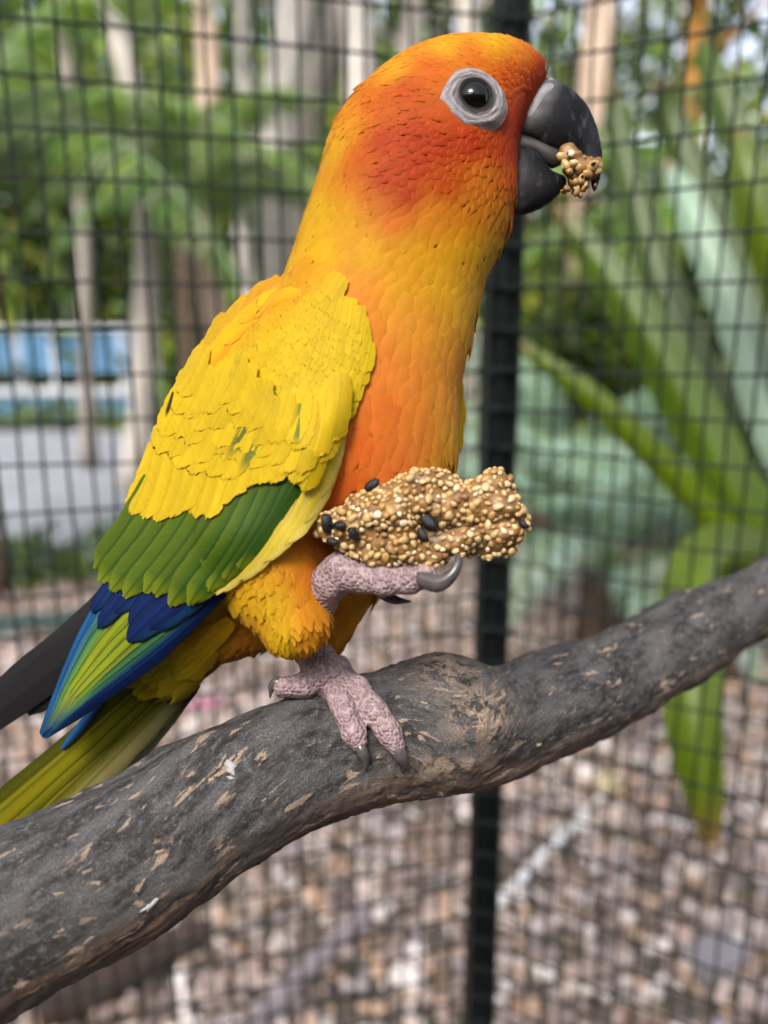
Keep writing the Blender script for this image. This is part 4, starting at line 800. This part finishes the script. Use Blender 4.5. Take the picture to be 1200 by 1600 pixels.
def panel(ang, length, label, off):
    d = np.array([math.cos(ang), math.sin(ang), 0]); nrm = np.array([-d[1], d[0], 0]); nrm = nrm if nrm[1] < 0 else -nrm
    org = POST+nrm*.0125+np.array([0, 0, 0]); o = thing('wire_mesh_panel', label, 'wire mesh', org, 'wire mesh panels of the cage')
    def bent(n, L, ax, seed):
        s = np.linspace(0, L, n); w1 = vnoise(np.c_[s*9, s*0+seed, s*0], 1, 2, seed)*.0011; w2 = vnoise(np.c_[s*9, s*0+seed+50, s*0], 1, 2, seed)*.0011
        P = d*s[:, None]+np.array([0, 0, 1])*w1[:, None]+nrm*w2[:, None] if ax else np.array([0, 0, 1])*s[:, None]+d*w1[:, None]+nrm*w2[:, None]
        return tubes3(P, np.full(n, .00092), 6)
    vm = [mesh('upright_wire', *bent(60, 2.08, 0, q), M_WIRE) for q in range(4)]; hm = [mesh('cross_wire', *bent(40, length, 1, q+9), M_WIRE) for q in range(4)]
    k = 0; x = .004
    while x < length:
        w_ = obj('upright_wire', vm[k % 4], o); w_.location = d*(x+random.gauss(0, .0003)); k += 1; x += .0127
    k = 0; z = .01
    while z < 2.07:
        w_ = obj('cross_wire', hm[k % 4], o); w_.location = np.array([0, 0, z+random.gauss(0, .0004)])+nrm*.0013-d*.012; k += 1; z += .0254
panel(math.radians(180+15), .80, 'dark green wire mesh panel in front of the palms and pale trunks', 0)
panel(math.radians(-30), .48, 'dark green wire mesh panel in front of the strap leaves and cycads', 0)

# ------------------------------------------------------------------ ground, mulch, path
def ground_mat():
    m, nt, b = material('soil', .9, .2); tc = node(nt, 'ShaderNodeTexCoord').outputs['Object']; n = noise(nt, tc, 9, 6, .7); n2 = noise(nt, tc, .6, 3)
    L_(nt, mixc(nt, n2, ramp(nt, n, [(.35, (.035, .028, .023)), (.65, (.11, .088, .074))]), (.10, .085, .07)), b.inputs['Base Color']); bump(nt, b, n, .5, .03); return m
V = np.array([[-120, -60, 0], [120, -60, 0], [120, 200, 0], [-120, 200, 0]], float); obj('ground', mesh('ground', V, [[0, 1, 2, 3]], ground_mat(), smooth=False), kind='structure')
M_CHIP = colmat('wood_chips', .8, .25, 0, .3, 60, .4)
n = 30000; y = np.sqrt(rng.uniform(.45**2, 5.6**2, n)); x = rng.uniform(-1, 1, n)*(.56*y+.35); ok = ~((x < -.2) & (y > 4.3)); x, y = x[ok], y[ok]; n = len(x)
cube = np.array([[-1, -1, -1], [1, -1, -1], [1, 1, -1], [-1, 1, -1], [-1, -1, 1], [1, -1, 1], [1, 1, 1], [-1, 1, 1]], float)
sz = np.stack([rng.lognormal(math.log(.016), .55, n), rng.lognormal(math.log(.0098), .4, n), rng.uniform(.003, .007, n)], -1)
A = cube[None]*(1+rng.uniform(-.35, .1, (n, 8, 3)))*sz[:, None]; ya, ti, ro = rng.uniform(0, 6.28, n), rng.normal(0, .35, n), rng.normal(0, .35, n)
def rot(A, a, i, j): c, s = np.cos(a)[:, None], np.sin(a)[:, None]; u, v = A[..., i].copy(), A[..., j].copy(); A[..., i] = c*u-s*v; A[..., j] = s*u+c*v
rot(A, ti, 1, 2); rot(A, ro, 0, 2); rot(A, ya, 0, 1); A += np.stack([x, y, rng.uniform(.004, .02, n)], -1)[:, None]
q6 = np.array([[0, 3, 2, 1], [4, 5, 6, 7], [0, 1, 5, 4], [1, 2, 6, 5], [2, 3, 7, 6], [3, 0, 4, 7]])
F = (q6[None]+(np.arange(n)*8)[:, None, None]).reshape(-1, 4)
pal = 1.08*lin(np.array([(150, 132, 124), (172, 156, 148), (196, 186, 182), (120, 102, 92), (92, 78, 70), (176, 146, 122), (150, 138, 142), (214, 206, 202), (66, 56, 50), (140, 112, 92)])); c = pal[rng.choice(10, n, p=[.19, .17, .09, .15, .10, .09, .11, .025, .045, .03])]*rng.uniform(.95, 1.5, (n, 1))
obj('wood_chip_mulch', mesh('wood_chip_mulch', A.reshape(-1, 3), F, M_CHIP, col=np.clip(np.repeat(c, 8, 0), 0, 1), smooth=False), kind='stuff', label='grey and tan wood chip mulch covering the ground', category='mulch')
M_CONC = plain('concrete', (.34, .35, .39), .75, .3, .18, 3, .2)
V, F = boxes([(-9, 4.35, -.1, -.55, 9.4, .02), (-9, 9.4, -.1, -.55, 9.55, .12)]); obj('path', mesh('path', V, F, M_CONC, smooth=False), kind='structure')

# ------------------------------------------------------------------ plants
M_LEAF = colmat('leaf', .42, .5, .3, .3, 12, .1); M_TRUNK = colmat('trunk_bark', .85, .2, 0, .35, 9, .6)
GR = lin(np.array([(112, 150, 44), (88, 128, 40), (138, 168, 60), (70, 106, 44), (160, 184, 70), (98, 124, 70), (132, 150, 100), (174, 174, 50)]))
BG = 1.1*lin(np.array([(160, 190, 172), (140, 172, 150), (124, 160, 120), (182, 205, 192), (110, 142, 104)]))
def leafcloud(P, size, pal, asp=.42, droop=.3):
    n = len(P); d = norm(rng.normal(0, 1, (n, 3))+np.array([0, 0, -droop])); s = norm(np.cross(d, rng.normal(0, 1, (n, 3)))); up = np.cross(s, d); L = size*rng.uniform(.6, 1.4, n)[:, None]
    V = np.stack([P, P+d*L*.5+s*L*asp*.5+up*L*.08, P+d*L, P+d*L*.5-s*L*asp*.5+up*L*.08], 1).reshape(-1, 3); b = (np.arange(n)*4)[:, None]
    F = np.vstack([b+np.array([[0, 1, 2]]), b+np.array([[0, 2, 3]])]); c = pal[rng.choice(len(pal), n)]*rng.uniform(.65, 1.25, (n, 1))
    return V, F, np.clip(np.repeat(c, 4, 0), 0, .8)
def clumps(n, c, r, k=14, sub=.32):
    cc = norm(rng.normal(0, 1, (k, 3)))*rng.uniform(.2, 1, (k, 1))**.5*np.array(r); i = rng.integers(0, k, n)
    return np.array(c)+cc[i]+rng.normal(0, 1, (n, 3))*np.array(r)*sub
def at(px, y): return np.array([(px-600)/FPX*y*1.0*(math.cos(PITCH)+.227*math.sin(PITCH))/1.0*.975, y, 0])
BK = lin(np.array([(186, 176, 166), (160, 150, 140), (205, 196, 188), (150, 132, 118), (128, 108, 92), (196, 170, 150)]))
def tree(name, label, px, y, wpx, h, bark, crown_r, nleaf, leaf, pal=GR, lean=0.0, group=None, cz=None):
    b = at(px, y); o = thing(name, label, 'tree', b, group); r = wpx*y/FPX/2; s = np.linspace(0, 1, 26); wob = vnoise(np.c_[s*2.6, s*0+px, s*0+y], 1, 2, 3)*r*1.5
    P = np.c_[lean*s*h+wob-wob[5], .5*wob, s*h]; R = r*(1.18-.55*s)*(1+.25*np.exp(-s*14))*(1+.10*vnoise(np.c_[s*9, s*0+px, s*0], 1, 2, 5)); V, F = tubes3(P, R, 14); c = bark*(1+.42*vnoise(V*np.array([1, 1, .35]), 6/max(r*8, .3), 3, int(px))[:, None])
    tr = obj('trunk', mesh('trunk', V, F, M_TRUNK, col=np.clip(c, 0, .9)), o)
    for q in range(5):
        z0 = h*random.uniform(.6, .92); a = random.uniform(0, 6.28); L = crown_r*random.uniform(.6, 1.0); p0 = np.array([lean*z0, 0, z0]); s2 = np.linspace(0, 1, 8)[:, None]
        Pl = p0+np.array([math.cos(a), math.sin(a), 0])*L*s2+np.array([0, 0, 1])*(L*.7*s2**1.3); V, F = tubes3(Pl, np.linspace(r*.35, r*.08, 8), 7); obj('limb', mesh('limb', V, F, M_TRUNK, col=np.tile(bark*.9, (len(V), 1))), tr)
    cz = h+crown_r*.75 if cz is None else cz
    V, F, c = leafcloud(clumps(nleaf, (lean*h, 0, cz), (crown_r, crown_r, crown_r*.75)), leaf, pal); obj('crown', mesh('crown', V, F, M_LEAF, col=c), o)
pale = 'pale trunked trees behind the mesh'
for a in [('pale slender tree with light grey trunk left of the parrot', 226, 6.2, 36, 5.6, BK[0]*1.05, .02), ('thin grey tree beside the palm fronds', 146, 7.4, 22, 6.0, BK[1]*.8, .0), ('peach tinted pale tree behind the nape of the parrot', 357, 6.6, 36, 6.0, BK[5], -.01), ('broad pale grey tree behind the head of the parrot', 448, 7.6, 62, 6.4, BK[2]*.85, .0), ('tall white barked tree just behind the crown of the parrot', 566, 7.0, 48, 6.6, BK[2], .0),
          ('grey tree half hidden behind the broad pale tree', 508, 9.0, 56, 6.6, BK[1]*.95, .01), ('grey tree in the gap above the head of the parrot', 656, 8.2, 34, 6.4, BK[0], -.01), ('light grey tree left of the black post', 728, 7.4, 36, 6.2, BK[0], .0), ('beige smooth tree right of the black post', 892, 7.0, 46, 6.4, BK[5]*.95, .02), ('thin whitish tree between the peach tree and the broad tree', 402, 9.4, 28, 6.6, BK[2]*.8, .0)]:
    tree('pale_tree', a[0], a[1], a[2], a[3], a[4], a[5]*1.25, 1.2, 420, .22, lean=a[6], group=pale)
dark = 'dark trees further back'
tree('dark_tree', 'tree with trunk coloured golden as if sunlit under the bright gaps in the canopy', 1030, 9.5, 34, 6.5, lin((226, 160, 84)), 2.0, 700, .26, group=dark, lean=.01)  # golden sunlight on this trunk is put into its bark colour
tree('dark_tree', 'brown leafy tree at the far edge of the gravel by the strap leaves', 1190, 8.0, 40, 5.6, lin((96, 74, 56)), 1.8, 1500, .24, group=dark)
tree('dark_tree', 'reddish trunked tree behind the palm', 6, 13.2, 30, 4.2, lin((150, 96, 84)), 1.2, 1200, .2, group=dark, lean=-.05)
tree('dark_tree', 'leafy tree behind the thin grey tree', 90, 14.5, 40, 5.0, BK[4], 2.3, 2600, .26, group=dark, cz=4.3)
tree('dark_tree', 'leafy tree behind the pale slender tree', 300, 14.8, 36, 5.0, BK[4], 2.4, 2600, .26, group=dark, cz=4.4)
tree('dark_tree', 'leafy tree behind the black post', 800, 12.5, 40, 5.2, BK[4], 2.3, 2000, .26, group=dark, cz=4.0)
def shrub(label, px, y, r, h, n, leaf, pal=GR, group='shrubs behind the mesh', asp=.42):
    b = at(px, y); o = thing('shrub', label, 'shrub', b, group)
    for q in range(5):
        a = random.uniform(0, 6.28); s2 = np.linspace(0, 1, 7)[:, None]; P = np.array([math.cos(a), math.sin(a), 0])*r*.6*s2**1.5+np.array([0, 0, 1])*h*.8*s2; V, F = tubes3(P, np.linspace(.02, .006, 7), 6); obj('stem', mesh('stem', V, F, M_TRUNK, col=np.tile(BK[4]*.7, (len(V), 1))), o)
    P = clumps(n, (0, 0, h*.55), (r, r*.8, h*.5)); P[:, 2] = np.maximum(P[:, 2], .03); V, F, c = leafcloud(P, leaf, pal*np.where(rng.random((len(pal), 1)) < .5, .45, .95), asp); obj('foliage', mesh('foliage', V, F, M_LEAF, col=c), o)  # part of the palette darkened to paint shaded gaps among the leaves
for a in [('tall bushy green shrub left of the pale slender tree', 40, 14.0, 2.4, 5.4, 3000, .34), ('broad green shrub behind the palm fronds', 190, 13.4, 1.9, 4.4, 2400, .32), ('leafy shrub at the foot of the peach tinted tree', 330, 12.6, 1.7, 4.0, 2200, .30), ('green shrub behind the neck of the parrot', 470, 10.0, 1.3, 2.2, 1500, .2), ('yellow green shrub behind the head of the parrot', 600, 10.6, 1.5, 4.6, 1600, .2), ('dark shrub behind the beak', 930, 7.0, 1.2, 2.6, 2200, .20), ('dense dark shrub under the bright canopy gaps', 1080, 6.4, 1.3, 2.7, 2400, .2), ('dark green shrub behind the strap leaves', 1220, 5.2, 1.1, 2.4, 2000, .18), ('shrub beyond the post', 800, 9.0, 1.3, 2.2, 1500, .18)]:
    shrub(a[0], *a[1:])
for k, (px, y_) in enumerate([(30, 3.85), (120, 3.95), (210, 3.9), (290, 4.0), (-60, 3.9)]):
    shrub('low pale leafy ground plant along the near edge of the path', px, y_, .3, .22, 300, .10, np.vstack([GR[2:5], BG[:3]]), 'low plants along the path edge', .3)
for k, (px, y_) in enumerate([(20, 9.9), (110, 10.0), (200, 9.9), (280, 10.1)]):
    shrub('small leafy bush between the path and the blue bench', px, y_, .5, .45, 360, .14, GR, 'bushes between path and bench', .3)
# far wood closing the view, thinner towards the upper right
n = 17000; x = rng.uniform(-15, 15, n); z = rng.uniform(0, 10.5, n); y = rng.uniform(16, 22, n); keepp = rng.random(n) < np.where((x > 2.0) & (z > 3.2), .30, 1.0)*np.interp(z, [0, 7, 10.5], [1, .9, .6])
kn = vnoise(np.c_[x, y*.3, z], .55, 2, 8); keepp &= kn > np.where((x > 1.5) & (z > 3), .05, -.75)
P1 = np.c_[x, y, z][keepp]; n = 12000; a_ = rng.uniform(math.pi*1.02, math.pi*1.98, n); r_ = rng.uniform(7, 11, n); P2 = np.c_[np.cos(a_)*r_, np.sin(a_)*r_, rng.uniform(0, 5.0, n)]  # P2: unseen foliage added behind the camera to block low sky in reflections
n = 8000; x = rng.uniform(1.0, 13, n); P3 = np.c_[x, rng.uniform(13, 17, n), rng.uniform(2.0, 8.5, n)]; P3 = P3[vnoise(P3*np.array([1, .2, 1]), .9, 3, 14) > .02]
q = [leafcloud(P1, .62, np.vstack([GR[:4]*.6, GR[5:6]*.5, GR[4:5]]), .5), leafcloud(P2, .62, GR[:4]*.8, .5), leafcloud(P3, .36, GR[[1, 3, 5, 7]]*.55, .5)]  # greens scaled down so the leaf colour carries the wood's shaded depth
V, F, c = np.vstack([a[0] for a in q]), np.vstack([q[0][1], q[1][1]+len(q[0][0]), q[2][1]+len(q[0][0])+len(q[1][0])]), np.vstack([a[2] for a in q]); obj('far_wood', mesh('far_wood', V, F, M_LEAF, col=c), kind='stuff', label='green wood closing the view behind the trees, with unseen foliage added behind the camera', category='wood')
# fronds: a curved midrib with many leaflets
def frond_mesh(name, L, rise, droop, nl, ll, lw, pal, rib, vang=.55):
    s = np.linspace(0, 1, 30); P = np.c_[L*s, s*0, rise*np.sin(s*1.7)-droop*s**2.4]; V, F = tubes3(P, np.linspace(.011, .003, 30)*L, 6); C = np.tile(rib, (len(V), 1)); vs, fs, cs = [V], [F], [C]; o = len(V)
    T = norm(np.gradient(P, axis=0))
    for sd_ in (-1, 1):
        t = np.linspace(.12, .99, nl); p = np.stack([np.interp(t, s, P[:, k]) for k in range(3)], -1); tg = np.stack([np.interp(t, s, T[:, k]) for k in range(3)], -1); upv = norm(np.cross(tg, np.array([0, -1.0, 0]))); 
        d = norm(tg*vang+np.array([0, sd_, 0])+upv*rng.uniform(.05, .3, (nl, 1))); l = ll*np.sin(np.clip(t*1.02, 0, 1)*math.pi*.86+.25)*rng.uniform(.85, 1.1, nl); l = np.maximum(l, ll*.2)[:, None]; wv = tg*lw
        tip = p+d*l-np.array([0, 0, 1])*l*.22; md = p+d*l*.5
        vs.append(np.stack([p-wv*.3, p+wv*.3, md+wv*.5, tip, md-wv*.5], 1).reshape(-1, 3)); b = (np.arange(nl)*5)[:, None]+o; fs.append(np.vstack([b+np.array([[0, 1, 2]]), b+np.array([[0, 2, 4]]), b+np.array([[4, 2, 3]])])); cs.append(np.repeat(pal[rng.choice(len(pal), nl)]*rng.uniform(.8, 1.2, (nl, 1)), 5, 0)); o += nl*5
    return mesh(name, np.vstack(vs), np.vstack(fs), M_LEAF, col=np.clip(np.vstack(cs), 0, .8), smooth=False)
PALMF = [frond_mesh('frond', 1.7, .75, .75, 46, .42, .030, GR[[0, 1, 2, 6]], lin((150, 168, 120))), frond_mesh('frond', 1.5, .55, .9, 42, .40, .030, GR[[1, 2, 3, 6]], lin((140, 160, 120)))]
CYCF = [frond_mesh('frond', 1.05, .42, .42, 60, .20, .012, BG, lin((140, 160, 100))), frond_mesh('frond', .95, .30, .48, 56, .19, .012, BG, lin((140, 160, 100)))]
def crownplant(name, label, cat, px, y, trunk_h, tr, meshes, nf, trunkc, group=None, tilt=(-.15, .5), sc=1.0, rz=0):
    b = at(px, y); o = thing(name, label, cat, b, group); s = np.linspace(0, 1, 14); V, F = tubes3(np.c_[s*0, s*0, s*trunk_h], tr*(1.15-.3*s)*(1+.08*np.sin(s*40)), 12); obj('trunk', mesh('trunk', V, F, M_TRUNK, col=np.tile(trunkc, (len(V), 1))), o)
    for k in range(nf):
        f = obj('frond', meshes[k % len(meshes)], o); f.location = (0, 0, trunk_h*.985); f.rotation_euler = (0, -random.uniform(*tilt), rz+k*2.4+random.uniform(-.2, .2)); f.scale = [sc*random.uniform(.85, 1.1)]*3
PG = 'feather palms left of the parrot'
crownplant('palm', 'feather palm with arching fronds in front of the pale slender tree', 'palm', -40, 3.6, 1.75, .06, PALMF, 13, BK[4], PG, (-.1, .75))
crownplant('palm', 'small feather palm at the foot of the pale slender tree', 'palm', 300, 5.8, 2.1, .06, PALMF, 12, BK[4], PG, (-.1, .7), .9, .6)
crownplant('palm', 'feather palm beside the peach tinted tree', 'palm', 330, 6.9, 2.3, .07, PALMF, 12, BK[4], PG, (-.2, .7), 1.0, 1.1)
crownplant('palm', 'tall feather palm beyond the strap leaves', 'palm', 1120, 5.2, 1.7, .08, PALMF, 13, BK[4], 'feather palms right of the parrot', (-.2, .7), 1.1, .4)
CG = 'cycads in the mulch right of the post'
crownplant('cycad', 'pale blue green cycad with stiff fronds by the black post', 'cycad', 960, 3.0, .32, .10, CYCF, 16, BK[4]*.5, CG, (-.1, .75))
crownplant('cycad', 'pale blue green cycad behind the strap leaves', 'cycad', 1150, 2.7, .40, .10, CYCF, 16, BK[4]*.5, CG, (0, .8), 1.0, .8)
crownplant('cycad', 'grey green cycad behind the seed treat', 'cycad', 860, 4.3, .45, .11, CYCF, 16, BK[4]*.5, CG, (0, .9), 1.25, 1.9)
# strap-leaved plant close behind the right-hand mesh
M_STRAP = colmat('strap_leaf', .4, .4, .12, .22, 14, .1)
sb = W(1330, 930, .95); sb0 = np.array([sb[0], sb[1], 0]); strap = thing('strap_leaf_plant', 'plant with broad glossy strap leaves close behind the right hand mesh', 'plant', sb0)
s = np.linspace(0, 1, 16); V, F = tubes3(np.c_[s*0, s*0, s*(sb[2]+.02)], .028*(1.1-.2*s)*(1+.07*np.sin(s*70)), 12); obj('stem', mesh('stem', V, F, M_TRUNK, col=np.tile(BK[4]*.6, (len(V), 1))), strap)
def strapleaf(pts, wd, c, name='leaf', tw=.0, org=sb0, parent=strap, face=None):
    P = catmull(np.array([W(*p) for p in pts]), 34); T = norm(np.gradient(P, axis=0)); t = np.linspace(0, 1, 34); hw = wd/2*np.minimum(1, .45+t*2.2)*np.sqrt(np.clip(1-(np.clip(t-.45, 0, 1)/.56)**2, 0, 1))
    view = norm(P-CAM); side = norm(np.cross(T, view if face is None else np.array(face))); nr_ = norm(np.cross(side, T)); b = np.linspace(-1, 1, 7)
    V = P[:, None]+side[:, None]*(b[None, :, None]*hw[:, None, None])+nr_[:, None]*(np.abs(b)[None, :, None]*hw[:, None, None]*.42)
    V2 = V-nr_[:, None]*.0006; k = 7; i = np.arange(33)[:, None]*k; j = np.arange(k-1)[None]; F = np.stack([i+j, i+j+1, i+k+j+1, i+k+j], -1).reshape(-1, 4); n0 = 34*k
    tt_ = np.repeat(t, 7); cc = np.tile(c, (n0, 1))*(1+.3*np.exp(-(np.tile(b, 34)/.14)**2)+.10*np.sin(np.tile(b, 34)*9+len(pts))+.14*vnoise(np.c_[tt_*6, np.tile(b, 34)*3, tt_*0+wd*99], 1, 2, 4))[:, None]; kb = np.clip((tt_-.93)/.06, 0, 1)[:, None]; cc = cc*(1-kb)+lin((120, 92, 40))*kb
    obj(name, mesh(name, np.vstack([V.reshape(-1, 3), V2.reshape(-1, 3)])-org, np.vstack([F, F[:, ::-1]+n0]), M_STRAP, col=np.clip(np.vstack([cc, cc]), 0, .8)), parent)
SG = lin((76, 102, 10)); SG2 = lin((98, 120, 12)); SP_ = lin((150, 176, 150))  # SP_ paints the pale sheen of one leaf into its colour
for pts, wd, c in [([(1330, 930, .95), (1190, 830, .95), (1090, 660, .97), (985, 480, 1.0), (870, 325, 1.05)], .068, SG), ([(1330, 935, .95), (1180, 872, .90), (1050, 740, .88), (930, 625, .88), (800, 530, .9)], .034, SG2), ([(1330, 920, .95), (1220, 700, 1.0), (1150, 500, 1.05), (1080, 330, 1.1), (1040, 250, 1.15)], .052, SP_), ([(1330, 915, .95), (1270, 600, .95), (1200, 350, 1.0), (1120, 130, 1.05), (1090, 60, 1.1)], .045, SG*.7),
                   ([(1330, 915, .95), (1290, 650, .92), (1215, 420, .9), (1170, 280, .9), (1150, 200, .92)], .05, SG2*.8), ([(1330, 940, .95), (1220, 890, .85), (1130, 868, .78), (1085, 935, .72), (1082, 1110, .68), (1112, 1318, .66)], .066, SG2*.8), ([(1330, 930, .95), (1250, 760, 1.1), (1080, 560, 1.25), (990, 300, 1.35), (950, 110, 1.4)], .07, SG*.6), ([(1330, 930, .95), (1280, 780, 1.2), (1160, 480, 1.3), (1060, 220, 1.4), (1030, 120, 1.4)], .07, SG*.55), ([(1330, 950, .95), (1420, 800, 1.0), (1480, 640, 1.1), (1560, 640, 1.2)], .07, SG), ([(1330, 950, .95), (1440, 900, .9), (1520, 980, .9), (1560, 1150, .9)], .06, SG2)]:
    strapleaf(pts, wd, c)

# ------------------------------------------------------------------ things lying about
a, b = ground_at(768, 1432), ground_at(945, 1245); bam = thing('bamboo_cane', 'pale whitish jointed bamboo cane lying on the mulch right of the post', 'cane', a); M_CANE = plain('dry_cane', (.78, .78, .78), .5, .4, .2, 30, .2)
d = (b-a); Ln = np.linalg.norm(d); s = np.linspace(0, 1, 60); rr = .0115*(1-.15*s)*(1+.35*np.exp(-((((s*7) % 1)-.5)/.07)**2)); V, F = tubes3(np.c_[s[:, None]*d]+np.array([0, 0, 1])*(.014+.004*np.sin(s*5))[:, None], rr, 10); obj('cane', mesh('cane', V, F, M_CANE), bam)
V, F = sphere(d*1.03+np.array([0, 0, .03]), .034, 14, 9, (1.1, .9, .8)); obj('root_knob', mesh('root_knob', V+rng.normal(0, .002, V.shape), quad2tri(F[:, ::-1]), plain('root_knob', (.52, .44, .26), .7, .3, .3, 40, .3)), bam)
def log(name, label, pts, r0, r1, c):
    P = catmull(np.array([ground_at(*p) for p in pts]), 40); org = P[0].copy(); P = P+np.array([0, 0, 1])*np.linspace(r0, r1, 40)[:, None]*.8; V, F = tubes3(P-org, np.linspace(r0, r1, 40)*(1+.12*vnoise(P, 9, 2, 3)), 12); V = V+.12*r0*vnoise(V, 30, 2, 6)[:, None]
    o = thing(name, label, 'log', org); obj('wood', mesh('wood', V, F, M_TRUNK, col=np.clip(np.tile(c, (len(V), 1))*(1+.25*vnoise(V, 14, 3, 2)[:, None]), 0, .8)), o)
log('fallen_branch', 'weathered grey fallen branch lying on the mulch left of the post', [(385, 1640), (450, 1560), (530, 1480), (570, 1440)], .030, .016, lin((140, 130, 134)))
log('rotten_branch', 'dark rotten branch half sunk in the mulch below the perch', [(60, 1600), (160, 1560), (260, 1500), (330, 1470)], .05, .03, lin((70, 58, 52)))
V, F = boxes([(-.055, -.04, 0, .055, .04, .03)]); V = V*(1+rng.uniform(-.15, .1, V.shape)); so = obj('paving_stone', mesh('paving_stone', V, F, plain('mauve_stone', (.28, .25, .28), .8, .3, .25, 12, .3), smooth=False), label='flat mauve grey stone in the mulch under the hanging leaf tip', category='stone'); so.location = ground_at(1115, 1505); so.rotation_euler = (0, 0, .4)
V, F = boxes([(-.12, -.006, 0, .12, .006, .012)]); V[:, 2] += .01*np.abs(V[:, 0]); so = obj('plastic_strip', mesh('plastic_strip', V, F, plain('pink_plastic', (.75, .22, .42), .4, .4, .15, 20, .1), smooth=False), label='small pink plastic strip lying on the ground behind the tail', category='plastic strip'); so.location = ground_at(290, 1112)+np.array([0, 0, .02]); so.rotation_euler = (0, 0, .12)
# timber edging at the near side of the planting strip
a, b = ground_at(-60, 1000), ground_at(420, 960); M_TEAL = plain('green_painted_timber', (.055, .095, .085), .6, .35, .35, 8, .2); e = b-a; L = np.linalg.norm(e[:2]); V, F = boxes([(0, -.035, 0, L, .035, .085)])
so = thing('timber_edging', 'low dark teal timber edging at the near side of the planting strip', 'edging', a, rz=math.atan2(e[1], e[0])); obj('timber', mesh('timber', V, F, M_TEAL, smooth=False), so)
for x in np.linspace(.1, L-.1, 4): V, F = boxes([(x-.02, -.06, 0, x+.02, -.036, .10)]); obj('peg', mesh('peg', V, F, M_TEAL, smooth=False), so)
# blue panelled bench beyond the path
be = at(100, 12.0); M_BLUE = plain('blue_paint', (.10, .24, .40), .45, .4, .25, 4, .1); M_WHT = plain('white_paint', (.70, .72, .76), .5, .4, .12, 4, .1)
bench = thing('blue_bench', 'long blue and white panelled bench beyond the concrete path', 'bench', be+np.array([-.15, 0, 0]))
for k in range(6): V, F = boxes([(-1.5+k*.53+.02, 0, .72, -1.5+k*.53+.49, .04, 1.30)]); obj('back_panel', mesh('back_panel', V, F, M_BLUE, smooth=False), bench)
for k in range(7): V, F = boxes([(-1.54+k*.53, -.02, .0, -1.48+k*.53, .06, 1.36)]); obj('upright', mesh('upright', V, F, M_WHT, smooth=False), bench)
V, F = boxes([(-1.58, -.03, 1.36, 1.78, .08, 1.42)]); obj('top_rail', mesh('top_rail', V, F, M_WHT, smooth=False), bench)
V, F = boxes([(-1.58, -.55, .42, 1.78, -.05, .50)]); obj('seat', mesh('seat', V, F, M_WHT, smooth=False), bench)
V, F = boxes([(-1.55, -.50, .02, 1.75, -.46, .40)]); obj('seat_front', mesh('seat_front', V, F, M_BLUE, smooth=False), bench)
